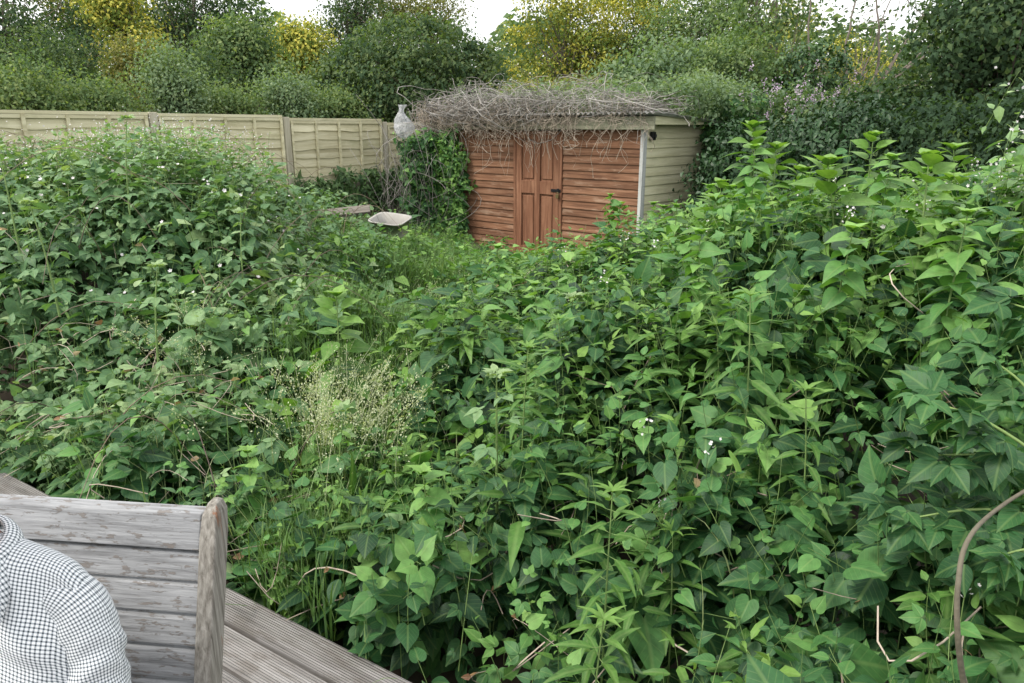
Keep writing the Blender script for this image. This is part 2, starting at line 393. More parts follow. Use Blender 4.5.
CT = np.array([[*P(px, D, z_of(D, r))] for px, D, r in ROW])
def canopy_z(x, y):
    x = np.asarray(x, float); y = np.asarray(y, float)
    sh = x.shape; X = x.reshape(-1, 1); Y = y.reshape(-1, 1)
    out = np.empty(len(X))
    for i in range(0, len(X), 20000):
        d = (X[i:i + 20000] - CT[None, :, 0]) ** 2 + (Y[i:i + 20000] - CT[None, :, 1]) ** 2 + .02
        wt = d ** -1.8
        out[i:i + 20000] = (wt * CT[None, :, 2]).sum(1) / wt.sum(1)
    return out.reshape(sh)
def lumps(x, y):
    b_ = 1 + .45 / (1 + np.exp(-(x - .2) * 5)) * (y > 2)
    return b_ * (.13 * np.sin(2.1 * x + 1.3 * np.sin(1.7 * y)) * np.sin(2.5 * y + .7 * np.sin(2.3 * x + 1))
            + .085 * np.sin(5.1 * x + 2.2 * y + np.sin(3 * y)) * np.sin(4.7 * y - 1.9 * x)
            + .03 * np.sin(11 * x + 3 * np.sin(7 * y)) * np.sin(10 * y))
def canopy(x, y):
    lump_amp = np.clip((y - .8) / 3, .35, 1.0)
    return np.maximum(canopy_z(x, y) - .04 + lumps(x, y) * lump_amp, ground_z(x, y) + .12)
def canopy_n(x, y):
    e = .12
    gx = (canopy(x + e, y) - canopy(x - e, y)) / (2 * e); gy = (canopy(x, y + e) - canopy(x, y - e)) / (2 * e)
    return nrm(np.stack([-gx, -gy, np.ones_like(gx)], -1))
def in_shed(x, y, m=.12):
    u = (x - CL[0]) * UX[0] + (y - CL[1]) * UX[1]; v = (x - CL[0]) * UY[0] + (y - CL[1]) * UY[1]
    return (u > -m) & (u < W_SH + m) & (v > -m) & (v < S_SH + m)

# ------------------------------------------------------------------ ground (structure)
gx = np.concatenate([np.linspace(-300, -14, 12), np.linspace(-13, 13, 105), np.linspace(14, 300, 12)])
gy = np.concatenate([np.linspace(-40, -1, 6), np.linspace(-.5, 18, 75), np.linspace(19, 60, 20), np.linspace(70, 400, 10)])
GX, GY = np.meshgrid(gx, gy)
GZ = ground_z(GX, GY) + .02 * np.sin(7 * GX) * np.sin(6 * GY)
a = Acc(); ny, nx = GX.shape
idx = np.arange(nx * ny).reshape(ny, nx)
a.add(np.stack([GX, GY, GZ], -1).reshape(-1, 3), np.stack([idx[:-1, :-1], idx[:-1, 1:], idx[1:, 1:], idx[1:, :-1]], -1).reshape(-1, 4))
tag(a.build("ground", M['soil'], smooth=True), kind='structure')

# ------------------------------------------------------------------ deck (structure)
M['deck'] = wood_mat("weathered_decking", [(.28, (.11, .102, .098)), (.5, (.22, .21, .202)), (.72, (.31, .30, .295))], axis=0, fine=50, ribs=.0088, patch=.6, patchcol=(.13, .115, .10), patchscale=(5, 16, 16), patchrange=(.52, .62), bump=.5)
a = Acc()
bw = .124; nb = 30
for k in range(nb):
    y1 = -k * (bw + .012); y0 = y1 - bw
    s = rng.uniform(.1, .9)
    box(a, -2.2 + (0 if k % 2 else -.6), 5.4, y0, y1, -.028, rng.normal(0, .0012), tint=s)
for k in range(2):  # joists and outer beam showing through the gaps
    pass
for xj in np.arange(-2, 5.4, .4):
    box(a, xj, xj + .045, -nb * (bw + .006), -.01, -.16, -.031, tint=.2)
deck = a.build("deck", M['deck']); bevel(deck, .003, 2)
deck.location = (E0[0], E0[1], DECK_Z); deck.rotation_euler = (0, 0, math.atan2(ED[1], ED[0]))
tag(deck, kind='structure')

# ------------------------------------------------------------------ shed
M['red'] = wood_mat("red_brown_stained_boards", [(.3, (.08, .037, .021)), (.5, (.175, .086, .048)), (.7, (.28, .155, .095))], axis=0, fine=30, patch=.65, patchcol=(.34, .235, .165), patchscale=(2.5, 6, 11), patchrange=(.54, .66), tintamt=.22)
M['red_door'] = wood_mat("red_brown_door", [(.3, (.11, .048, .027)), (.5, (.185, .084, .047)), (.7, (.27, .14, .085))], axis=2, fine=26, patch=.45, patchcol=(.36, .20, .12), patchscale=(8, 8, 1.8), patchrange=(.52, .7), tintamt=.15)
M['cream'] = wood_mat("cream_painted_boards", [(.3, (.46, .43, .27)), (.5, (.60, .57, .38)), (.7, (.68, .65, .47))], axis=1, fine=24, patch=.6, patchcol=(.36, .36, .23), patchscale=(4, 2.2, 6), patchrange=(.54, .72), tintamt=.10)
M['trim'] = wood_mat("grey_trim", [(.3, (.30, .31, .30)), (.5, (.42, .43, .42)), (.7, (.52, .53, .52))], axis=2, fine=30, tintamt=.1)
M['fascia'] = wood_mat("fascia_board", [(.3, (.20, .20, .14)), (.5, (.32, .32, .23)), (.7, (.42, .42, .32))], axis=0, fine=26, patch=.6, patchcol=(.20, .20, .14), patchscale=(2, 8, 8), tintamt=.1)
M['corr'] = plain("corrugated_roof_sheet", (.30, .30, .29), rough=.6, nscale=9, var=.4)
M['black'] = plain("black_iron", (.02, .02, .022), rough=.5, metal=.6)
M['brass'] = plain("dull_brass", (.25, .20, .10), rough=.4, metal=.8)

shed = empty("garden_shed", (CL[0], CL[1], 0), math.atan2(UX[1], UX[0]))
tag(shed, "red brown wooden shed with cream side wall and dead vines over its corrugated roof", "shed")
HW = 1.86
def cladding(name, axis, p0, p1, face, z0, z1, pitch, mat, out):
    """lapped boards; out = -1/+1 direction the boards face along the other axis"""
    a = Acc(); z = z0
    while z < z1 - .01:
        zt = min(z + pitch, z1); t = rng.uniform(.15, .85); jz = rng.normal(0, .0012)
        lo, hi = .024, .008
        v = []
        for (q, zz, d) in [(p0, z, 0), (p1, z, 0), (p1, z, lo), (p0, z, lo), (p0, zt + .006, 0), (p1, zt + .006, 0), (p1, zt + .006, hi), (p0, zt + .006, hi)]:
            c = face + out * d
            v.append([q, c, zz + jz] if axis == 0 else [c, q, zz + jz])
        a.add(v, BF, t)
        z = zt
    return a.build(name, mat, shed)
DX0, DX1 = 1.263, 2.014
cladding("wall", 0, .05, DX0 - .05, 0, .08, HW, .098, M['red'], -1)
cladding("wall", 0, DX1 + .045, W_SH - .02, 0, .08, HW, .098, M['red'], -1)
wS = cladding("wall", 1, .03, S_SH - .03, W_SH, .08, HW + .10, .112, M['cream'], 1)
wS["label"] = "cream painted board side wall"
cladding("wall", 1, .03, S_SH - .03, 0, .08, HW + .02, .112, M['cream'], -1)
cladding("wall", 0, .05, W_SH - .05, S_SH, .08, HW, .112, M['cream'], 1)
a = Acc(); box(a, .02, W_SH - .02, .02, S_SH - .02, .0, .078, tint=.3); a.build("floor_base", M['fascia'], shed)
# corner trims
a = Acc(); box(a, W_SH - .018, W_SH + .028, -.034, .05, .05, HW, tint=.7); bevel(a.build("corner_trim", M['trim'], shed))
a = Acc(); box(a, -.03, .05, -.034, .04, .05, HW, tint=.2); bevel(a.build("corner_trim", M['fascia'], shed))
a = Acc(); box(a, W_SH - .01, W_SH + .026, S_SH - .05, S_SH + .02, .05, HW, tint=.4); bevel(a.build("corner_trim", M['trim'], shed))
# door frame strips, door
for x0, x1 in ((DX0 - .05, DX0 - .004), (DX1 + .004, DX1 + .045)):
    a = Acc(); box(a, x0, x1, -.038, .0, .06, HW, tint=.4); bevel(a.build("door_frame", M['red_door'], shed))
a = Acc()
x0, x1 = DX0, DX1; wd = x1 - x0; zb, zt = .09, HW - .02
box(a, x0, x1, -.012, .012, zb, zt, tint=.45)                       # recessed sheet behind
st = .095
box(a, x0, x0 + st, -.036, -.012, zb, zt, tint=.7); box(a, x1 - st, x1, -.036, -.012, zb, zt, tint=.35)
box(a, (x0 + x1) / 2 - .045, (x0 + x1) / 2 + .045, -.036, -.012, zb + .2, zt - .1, tint=.55)
box(a, x0 + st, x1 - st, -.034, -.012, zb, zb + .2, tint=.5)
box(a, x0 + st, x1 - st, -.0345, -.012, zt - .1, zt, tint=.5)
zm = 1.02
for (c0, c1) in ((x0 + st, (x0 + x1) / 2 - .045), ((x0 + x1) / 2 + .045, x1 - st)):
    box(a, c0, c1, -.0352, -.012, zm, zm + .17, tint=.5)
door = a.build("door", M['red_door'], shed); bevel(door, .003, 1)
for (c0, c1) in ((x0 + st, (x0 + x1) / 2 - .045), ((x0 + x1) / 2 + .045, x1 - st)):
    for (z0, z1) in ((zb + .2, zm), (zm + .17, zt - .1)):
        a = Acc(); box(a, c0 + .03, c1 - .03, -.024, -.0125, z0 + .03, z1 - .03, tint=.6)
        bevel(a.build("panel", M['red_door'], door), .008, 2)
a = Acc(); box(a, x1 - .13, x1 + .035, -.045, -.0385, 1.06, 1.10, tint=.3); box(a, x1 - .02, x1 + .012, -.058, -.045, 1.05, 1.11, tint=.3)
bevel(a.build("hasp", M['black'], door), .002, 1)
a = Acc(); th = np.linspace(0, pi, 8); tube(a, np.stack([x1 - .004 + .016 * np.cos(th), np.full(8, -.062), 1.035 + .03 * np.sin(th)], -1), .004, sides=6)
box(a, x1 - .028, x1 + .02, -.074, -.05, .985, 1.035, tint=.4)
bevel(a.build("padlock", M['brass'], door), .003, 1)
# fascia and barge boards
OH = .20
a = Acc(); box(a, -.22, W_SH + OH, -.10, -.072, HW + .005, HW + .155, tint=.5); bevel(a.build("fascia", M['fascia'], shed))
a = Acc(); box(a, -.2, W_SH + .01, -.07, .02, HW + .001, HW + .10, tint=.2); a.build("eaves_board", M['fascia'], shed)
a = Acc(); box(a, W_SH + OH - .035, W_SH + OH - .008, -.068, S_SH + .1, HW + .06, HW + .155, tint=.6); bevel(a.build("barge_board", M['cream'], shed))
# corrugated roof, low slope to the back
a = Acc(); nxr = 240; xs = np.linspace(-.3, W_SH + .27, nxr); ys = np.array([-.19, .5, 1.2, S_SH + .15])
XX, YY = np.meshgrid(xs, ys); ZZ = HW + .185 - YY * .06 + .016 * np.sin(XX * 2 * pi / .076)
top = np.stack([XX, YY, ZZ], -1); bot = top - np.array([0, 0, .006])
i1 = np.arange(nxr * 4).reshape(4, nxr); i2 = i1 + nxr * 4
q = lambda i: np.stack([i[:-1, :-1], i[:-1, 1:], i[1:, 1:], i[1:, :-1]], -1).reshape(-1, 4)
edge = lambda p, r: np.stack([p[:-1], p[1:], r[1:], r[:-1]], -1)
a.add(np.concatenate([top.reshape(-1, 3), bot.reshape(-1, 3)]), np.concatenate([q(i1), q(i2)[:, ::-1], edge(i2[0], i1[0]), edge(i1[-1], i2[-1]), edge(i1[:, 0], i2[:, 0]), edge(i2[:, -1], i1[:, -1])]))
a.build("roof", M['corr'], shed, smooth=True)
# small black sensor box under the fascia by the corner
sb = empty("corner_bracket"); C.objects.unlink(sb); bpy.data.objects.remove(sb)
a = Acc(); box(a, W_SH + .03, W_SH + .075, .10, .17, HW - .12, HW - .02, tint=.3); box(a, W_SH + .075, W_SH + .10, .12, .15, HW - .09, HW - .05, tint=.3)
bevel(a.build("bracket", M['black'], shed), .004, 1)

def SH(u, v, z):  # shed-local to world
    u = np.asarray(u, float); v = np.asarray(v, float); z = np.asarray(z, float)
    return np.stack([CL[0] + u * UX[0] + v * UY[0], CL[1] + u * UX[1] + v * UY[1], z + 0 * u], -1)

# ------------------------------------------------------------------ fence
M['fence'] = wood_mat("pale_fence_boards", [(.3, (.38, .34, .21)), (.5, (.54, .50, .335)), (.7, (.66, .62, .45))], axis=0, fine=18, patch=.6, patchcol=(.25, .25, .12), patchscale=(1.6, 3, 3), patchrange=(.52, .72), tintamt=.16)
M['fence_post'] = wood_mat("grey_fence_post", [(.3, (.27, .245, .18)), (.5, (.40, .37, .28)), (.7, (.50, .47, .38))], axis=2, fine=24, tintamt=.1)
M['gravelboard'] = plain("pale_concrete_board", (.30, .28, .22), rough=.9, nscale=10, var=.3)
fence = empty("garden_fence", (FA[0], FA[1], 0), math.atan2(FD[1], FD[0]))
tag(fence, "pale wooden lap panel fence with grey posts running behind the brambles to the shed", "fence")
PW = 1.92
for k, (ztop, hh) in enumerate([(2.06, .95), (2.06, .95), (2.06, .95), (2.05, .95), (2.015, .93), (1.96, .92), (1.9, .92)]):
    kk = k - 4; x0 = kk * PW + .06; x1 = (kk + 1) * PW - .06
    a = Acc(); nbds = 7; zb = ztop - hh; ph = (hh - .05) / nbds
    for i in range(nbds):
        n = 28; xs = np.linspace(x0, x1, n)
        zlo = zb + i * ph + rng.normal(0, .004) + .010 * np.sin(xs * rng.uniform(2.5, 6) + rng.uniform(0, 6)) + .005 * np.sin(xs * rng.uniform(9, 16) + rng.uniform(0, 6))
        zhi = zb + (i + 1) * ph + .02
        f0 = -.030 + rng.normal(0, .002); f1 = -.010
        V = np.concatenate([np.stack([xs, np.full(n, f0), zlo], -1), np.stack([xs, np.full(n, f1), np.full(n, zhi)], -1),
                            np.stack([xs, np.full(n, f0 + .009), zlo], -1), np.stack([xs, np.full(n, f1 + .009), np.full(n, zhi)], -1)])
        A_, B_, C_, D_ = [np.arange(n) + j * n for j in range(4)]
        a.add(V, np.concatenate([edge(A_, B_), edge(C_, A_), edge(D_, C_), edge(B_, D_)]), rng.uniform(.1, .9))
    box(a, x0, x1, -.045, .02, ztop - .035, ztop, tint=.75)
    box(a, x0, x1, -.042, -.004, ztop - .075, ztop - .038, tint=.6)
    pn = a.build("fence_panel", M['fence'], fence)
    for bx_ in np.linspace(x0 + .01, x1 - .045, 5):
        a = Acc(); box(a, bx_, bx_ + .035, -.058, -.034, zb - .01, ztop - .04, tint=rng.uniform(.4, 1)); a.build("batten", M['fence'], pn)
    a = Acc(); box(a, x0 + .01, x1 - .01, -.03, .02, zb - .32, zb - .012, tint=.5); bevel(a.build("gravel_board", M['gravelboard'], fence), .01, 2)
    a = Acc(); box(a, x0 + .01, x1 - .01, -.035, .015, zb - .66, zb - .335, tint=.4); bevel(a.build("gravel_board", M['gravelboard'], fence), .01, 2)
    a = Acc(); box(a, kk * PW - .05, kk * PW + .05, -.06, .04, .2, ztop + .01, tint=rng.uniform(.3, .8)); bevel(a.build("post", M['fence_post'], fence), .006, 2)

# ------------------------------------------------------------------ bench
M['bench'] = wood_mat("peeling_blue_grey_wood", [(.26, (.12, .122, .127)), (.5, (.255, .262, .272)), (.74, (.37, .38, .395))], axis=0, fine=130, patch=.75, patchcol=(.155, .135, .12), patchscale=(26, 70, 95), patchrange=(.56, .59), bump=.55, tintamt=.12)
M['bench_post'] = wood_mat("weathered_post_wood", [(.30, (.08, .072, .06)), (.48, (.20, .187, .165)), (.70, (.34, .325, .295))], axis=2, fine=120, patch=.7, patchcol=(.22, .085, .035), patchscale=(26, 26, 5), patchrange=(.60, .66), bump=.5, tintamt=.12)
BL = 1.5
bpos = P(207, 1.262, 1.2)
ang = math.atan2(-.05, .42)
bench = empty("garden_bench", (bpos[0], bpos[1], DECK_Z), ang)   # local x to the right, y away; right post at x 0..+.045
tag(bench, "weathered grey slatted wooden garden bench with peeling paint standing on the deck", "bench")
LEAN = rad(17)
def leaned(a, y0=0.0, z0=.42):
    for i, v in enumerate(a.v):
        v = v.copy(); d = v[:, 2] - z0
        v[:, 1] = v[:, 1] + np.where(d > 0, d * math.tan(LEAN), 0) - .485 * math.tan(LEAN)
        a.v[i] = v
    return a
def rpost(x):
    a = Acc(); prof = []
    zs = [.0, .42, .86, .90, .918, .922]; ins = [0, 0, 0, .003, .012, .020]
    V = []
    for z, i_ in zip(zs, ins):
        V += [[x + i_ * .6, -.026 + i_, z], [x + .033 - i_ * .6, -.026 + i_, z], [x + .033 - i_ * .6, .026 - i_, z], [x + i_ * .6, .026 - i_, z]]
    Fq = []
    for r in range(len(zs) - 1):
        for s in range(4): Fq.append([r * 4 + s, r * 4 + (s + 1) % 4, r * 4 + 4 + (s + 1) % 4, r * 4 + 4 + s])
    Fq.append([3, 2, 1, 0]); n = (len(zs) - 1) * 4; Fq.append([n, n + 1, n + 2, n + 3])
    a.add(V, Fq, .6); leaned(a)
    return bevel(a.build("rear_leg", M['bench_post'], bench), .006, 3)
rpost(0); rpost(-BL - .036)
zz = .90
specs = [(.066, .034)] + [(.051, .018)] * 7
a = Acc(); 
for i, (h, tk) in enumerate(specs):
    box_z1 = zz; box_z0 = zz - h
    a = Acc(); cy = 0.0
    box(a, -BL, -.0015, cy - tk / 2, cy + tk / 2, box_z0, box_z1, tint=rng.uniform(.3, .7)); leaned(a)
    bevel(a.build("top_rail" if i == 0 else "back_slat", M['bench'], bench), .004, 3)
    zz -= h + .008
for k in range(6):
    a = Acc(); y0 = -.06 - k * .075; box(a, -BL + .0, -.002, y0 - .065, y0, .40, .422, tint=rng.uniform(.3, .8)); bevel(a.build("seat_slat", M['bench'], bench), .004, 2)
for x in (0.0, -BL - .045):
    a = Acc(); box(a, x, x + .045, -.55, -.49, 0, .398, tint=.5); bevel(a.build("front_leg", M['bench_post'], bench), .005, 2)
    a = Acc(); box(a, x + .005, x + .04, -.49, -.06, .33, .395, tint=.4); bevel(a.build("side_rail", M['bench_post'], bench), .004, 2)

# ------------------------------------------------------------------ person on the bench
M['skin'] = plain("skin", (.50, .30, .22), rough=.5, nscale=30, var=.06, bump=.05)
M['hair'] = plain("grey_brown_hair", (.12, .09, .07), rough=.7, nscale=60, var=.4, bump=.6)
M['jeans'] = plain("dark_trousers", (.035, .045, .075), rough=.9, nscale=80, var=.25, bump=.3)
M['shoe'] = plain("brown_shoe", (.10, .06, .04), rough=.5, nscale=20, var=.2)
def check_mat():
    m, n, l, b = new_mat("checked_shirt_cloth")
    uv = n.new("ShaderNodeAttribute"); uv.attribute_name = "luv"
    nz0 = n.new("ShaderNodeTexNoise"); tc = n.new("ShaderNodeTexCoord"); nz0.inputs["Scale"].default_value = 9; l.new(tc.outputs["Object"], nz0.inputs["Vector"])
    sx = n.new("ShaderNodeSeparateXYZ"); l.new(uv.outputs["Vector"], sx.inputs[0])
    outs = []
    for i in range(2):
        k = n.new("ShaderNodeMath"); k.operation = 'MULTIPLY'; k.inputs[1].default_value = 2 * pi / .0060; l.new(sx.outputs[i], k.inputs[0])
        s = n.new("ShaderNodeMath"); s.operation = 'SINE'; l.new(k.outputs[0], s.inputs[0])
        r = n.new("ShaderNodeMapRange"); r.inputs[1].default_value = .0; r.inputs[2].default_value = .6; l.new(s.outputs[0], r.inputs[0]); outs.append(r)
    ad = n.new("ShaderNodeMath"); ad.operation = 'ADD'; l.new(outs[0].outputs[0], ad.inputs[0]); l.new(outs[1].outputs[0], ad.inputs[1])
    rp = n.new("ShaderNodeValToRGB"); e = rp.color_ramp.elements; rp.color_ramp.interpolation = 'LINEAR'
    hf = n.new("ShaderNodeMath"); hf.operation = 'MULTIPLY'; hf.inputs[1].default_value = .5; l.new(ad.outputs[0], hf.inputs[0])
    e[0].color = (.74, .76, .78, 1); e[1].position = .98; e[1].color = (.026, .038, .046, 1)
    q_ = e.new(.5); q_.color = (.33, .36, .39, 1)
    l.new(hf.outputs[0], rp.inputs[0]); l.new(rp.outputs[0], b.inputs["Base Color"]); b.inputs["Roughness"].default_value = .9
    bp = n.new("ShaderNodeBump"); bp.inputs["Strength"].default_value = .3; bp.inputs["Distance"].default_value = .01
    l.new(nz0.outputs[0], bp.inputs["Height"]); l.new(bp.outputs[0], b.inputs["Normal"])
    return m
M['check'] = check_mat()

def skin_body(name, verts, edges, radii, root, mat, parent, sub=2):
    me = bpy.data.meshes.new(name); me.from_pydata([tuple(map(float, v)) for v in verts], edges, []); me.update()
    o = bpy.data.objects.new(name, me); link(o, parent)
    sk = o.modifiers.new("skin", 'SKIN'); sk.use_smooth_shade = True
    for i, r in enumerate(radii):
        d = me.skin_vertices[0].data[i]; d.radius = (r, r) if not isinstance(r, tuple) else r; d.use_root = (i == root)
    ss = o.modifiers.new("sub", 'SUBSURF'); ss.levels = sub; ss.render_levels = sub
    me.materials.append(mat)
    return o
# local frame: x to photo right, y away from the camera, z up; origin on the deck below the hips
HX, HY = -.845, .985
person = empty("person", (HX, HY, DECK_Z))
tag(person, "person in a small black and white checked shirt seated on the grey bench", "person")
person.scale = (.885, .885, .885)
NZ = 1.10   # base of neck above deck
v = [(0, .02, .52), (0, .04, .72), (0, .045, .92), (0, .03, 1.04), (0, .01, 1.12), (0, -.012, 1.19),
     (.155, .03, 1.00), (.195, -.03, .74), (.13, -.24, .60),
     (-.155, .03, 1.00), (-.195, -.03, .74), (-.13, -.24, .60),
     (.10, .0, .56), (.12, -.42, .53), (.13, -.45, .08),
     (-.10, .0, .56), (-.12, -.42, .53), (-.13, -.45, .08), (.09, -.30, .585), (-.09, -.30, .585)]
e = [(0, 1), (1, 2), (2, 3), (3, 4), (4, 5), (3, 6), (6, 7), (7, 8), (3, 9), (9, 10), (10, 11), (0, 12), (12, 13), (13, 14), (0, 15), (15, 16), (16, 17), (8, 18), (11, 19)]
r = [.11, .11, .11, .065, .054, .052, .048, .036, .030, .048, .042, .030, .09, .062, .045, .09, .062, .045, .032, .032]
skin_body("body", v, e, r, 0, M['skin'], person)
# fingers rooted in the palms
for sx_ in (1, -1):
    vv = []; ee = []; rr = []
    base = np.array([sx_ * .09, -.30, .585])
    for fi, (ax, ln) in enumerate([(-.03, .070), (-.010, .080), (.010, .076), (.028, .062)]):
        s0 = len(vv)
        for t, dz in ((0, 0), (.5, .004), (.8, -.010), (1.0, -.03)):
            vv.append(tuple(base + np.array([ax - sx_ * .02 * t, -.02 - ln * t, dz]))); rr.append(.0095 - .002 * t)
        ee += [(s0, s0 + 1), (s0 + 1, s0 + 2), (s0 + 2, s0 + 3)]
    s0 = len(vv)
    for t in (0, .5, 1): vv.append(tuple(base + np.array([-sx_ * (.025 + .03 * t), .0 - .045 * t, -.006 * t]))); rr.append(.011 - .002 * t)
    ee += [(s0, s0 + 1), (s0 + 1, s0 + 2)]
    ob = skin_body("fingers", vv, ee, rr, 0, M['skin'], person, 1)
    for i in (0, 4, 8, 12, 16): ob.data.skin_vertices[0].data[i].use_root = True
# head: lofted rings with face relief
a = Acc(); nr, ns = 26, 32; V = []
for i in range(nr):
    t = i / (nr - 1); ph = pi * t; z = 1.285 - .125 * cos(ph)
    rw = .078 * sin(ph) ** .8 * (0.80 + .25 * t); rd = .100 * sin(ph) ** .8 * (0.86 + .17 * t)
    for j in range(ns):
        th = 2 * pi * j / ns; x = rw * sin(th); y = -rd * cos(th)
        if cos(th) > 0:
            fr = cos(th) ** 8
            y -= .022 * fr * math.exp(-((z - 1.265) / .025) ** 2) * (abs(sin(th)) < .35)
            y += .010 * math.exp(-((z - 1.30) / .014) ** 2) * math.exp(-((abs(x) - .032) / .016) ** 2)
            y -= .006 * fr * math.exp(-((z - 1.222) / .01) ** 2)
            y -= .010 * fr * math.exp(-((z - 1.180) / .018) ** 2)
        V.append([x, y - .025, z])
idq = np.arange(nr * ns).reshape(nr, ns)
a.add(V, np.stack([idq[:-1], np.roll(idq[:-1], -1, 1), np.roll(idq[1:], -1, 1), idq[1:]], -1).reshape(-1, 4))
a.build("head", M['skin'], person, smooth=True)
a = Acc(); V = []
for i in range(12):
    t = i / 11 * .62; ph = pi * (1 - t); z = 1.287 - .133 * cos(ph)
    rw = .086 * max(sin(ph), .02) ** .8 * 1.03; rd = .108 * max(sin(ph), .02) ** .8
    for j in range(ns):
        th = 2 * pi * j / ns; cut = .012 if (cos(th) > .25 and z < 1.36) else 0
        zz_ = z if not (cos(th) > .25 and z < 1.35) else 1.35
        V.append([rw * sin(th), -rd * cos(th) - .021 + cut * 3, zz_])
idq = np.arange(12 * ns).reshape(12, ns)
a.add(V, np.stack([idq[:-1], idq[1:], np.roll(idq[1:], -1, 1), np.roll(idq[:-1], -1, 1)], -1).reshape(-1, 4))
a.build("hair", M['hair'], person, smooth=True)
for s in (1, -1):
    a = Acc(); th = np.linspace(0, 2 * pi, 10); tube(a, np.stack([np.full(10, s * .083), -.02 + -.0 + .008 * np.cos(th), 1.285 + .020 * np.sin(th)], -1), .011, sides=6)
    a.build("ear", M['skin'], person, smooth=True)
# shirt body: front hem -> over the shoulder -> back hem, laid out like cloth so the checks follow it
def shoulder_z(x):
    ax = abs(x)
    return np.interp(ax, [0, .06, .09, .13, .17, .195, .212], [1.115, 1.112, 1.098, 1.080, 1.060, 1.035, 1.0])
def shirt():
    a = Acc(); nu, nv = 61, 80
    us = np.linspace(-.212, .212, nu); grid = np.zeros((nv, nu, 3)); U = np.zeros((nv, nu, 2))
    for i, u in enumerate(us):
        zt = float(shoulder_z(u)); edge_ = max(0.0, 1 - (abs(u) / .214) ** 3.0) ** .5
        prof = []
        for (yy, zz_) in [(-.105, .50), (-.128, .60), (-.120, .75), (-.112, .88), (-.100, .97), (-.072, 1.035), (-.03, None), (.03, None), (.085, 1.035), (.135, .95), (.15, .80), (.14, .62), (.125, .50)]:
            if zz_ is None: z_ = zt
            else: z_ = min(zz_, zt - .012 if zz_ > .96 else zz_); 
            if zz_ is not None and zz_ >= .95: z_ = zz_ - (1.115 - zt) * ((zz_ - .9) / .2)
            prof.append([u, .03 + (yy) * (.12 + .88 * edge_), z_])
        pr = smooth_path(prof, nv)
        ln = np.concatenate([[0], np.cumsum(np.linalg.norm(np.diff(pr, axis=0), axis=1))])
        mid = ln[nv // 2]
        grid[:, i] = pr; U[:, i, 0] = u * 1.02; U[:, i, 1] = ln - mid
    # folds pulled towards the armpit
    for s in (1, -1):
        d = np.hypot(grid[..., 0] - s * .21, grid[..., 2] - .90); th = np.arctan2(grid[..., 2] - .90, (grid[..., 0] - s * .21) * s)
        grid[..., 1] += .0055 * np.sin(th * 9 + d * 14) * np.exp(-((d - .13) / .08) ** 2) * np.where(grid[..., 1] < .03, 1, .4)
    grid[..., 1] += .004 * np.sin(grid[..., 0] * 45 + grid[..., 2] * 12) * (grid[..., 1] < 0)
    idx = np.arange(nu * nv).reshape(nv, nu)
    a.add(grid.reshape(-1, 3), q(idx), .5, U.reshape(-1, 2))
    o = a.build("shirt", M['check'], person, smooth=True)
    so = o.modifiers.new("cloth", 'SOLIDIFY'); so.thickness = .002; so.offset = -1
    return o
sh = shirt()
def sleeve(s):
    a = Acc()
    path = smooth_path([(s * .100, .028, 1.022), (s * .172, .025, .992), (s * .204, .005, .88), (s * .204, -.03, .75), (s * .16, -.13, .66), (s * .14, -.22, .605)], 60)
    rr_ = np.interp(np.linspace(0, 1, 60), [0, .12, .3, .55, .62, .8, 1], [.022, .047, .053, .052, .055, .046, .036])
    T = nrm(np.gradient(path, axis=0)); ref = np.array([0, 1., 0]); A_ = nrm(np.cross(T, ref)); B_ = np.cross(T, A_)
    ns_ = 40; th = np.arange(ns_ + 1) / ns_ * 2 * pi
    V = np.zeros((60, ns_ + 1, 3)); U = np.zeros((60, ns_ + 1, 2)); ln = np.concatenate([[0], np.cumsum(np.linalg.norm(np.diff(path, axis=0), axis=1))])
    for i in range(60):
        fold = .0035 * np.sin(ln[i] * 75 + 1.8 * np.cos(th + .6)) * (1 - .5 * np.cos(th)) + .003 * np.sin(ln[i] * 130 + 2.5 * np.sin(th * 2))
        R_ = rr_[i] + fold * min(1, max(0, (ln[i] - .07) / .09))
        V[i] = path[i] + (R_ * np.cos(th))[:, None] * A_[i] + (R_ * np.sin(th))[:, None] * B_[i]
        U[i, :, 0] = th * .057; U[i, :, 1] = ln[i]
    idx = np.arange(60 * (ns_ + 1)).reshape(60, ns_ + 1)
    a.add(V.reshape(-1, 3), q(idx), .5, U.reshape(-1, 2))
    so = a.build("sleeve", M['check'], person, smooth=True)
    return so
sleeve(1); sleeve(-1)
def collar(s):
    a = Acc(); n = 16
    th = np.linspace(0, pi, n)
    V = []; U = []
    for i, t in enumerate(th):     # from back centre round to the front
        ax = s * .068 * sin(t); ay = .02 + .058 * cos(t)
        rise = 1.135 - .035 * (1 - cos(t)) / 2
        out = nrm(np.array([s * sin(t) * 1.0, cos(t), 0]) + 1e-9)
        fall = .042 + .060 * max(0, (t - 1.7) / 1.44)
        ex = np.array([ax, ay, rise]); wt = max(0, (t - 1.8) / 1.34)
        side = np.array([s * .105 * wt, -.018 * wt, 0])
        for k in range(5):
            f_ = k / 4
            p_ = ex + out * .024 * math.sin(f_ * pi * .5) + side * f_ + np.array([0, 0, .008 * sin(f_ * pi) - fall * f_ * f_ ** .3 * .95])
            V.append(p_); U.append([t * .07 + f_ * .01, f_ * fall + .3])
    idx = np.arange(n * 5).reshape(n, 5)
    a.add(V, q(idx), .5, U)
    o = a.build("collar", M['check'], person, smooth=True)
    m = o.modifiers.new("cloth", 'SOLIDIFY'); m.thickness = .003
collar(1); collar(-1)
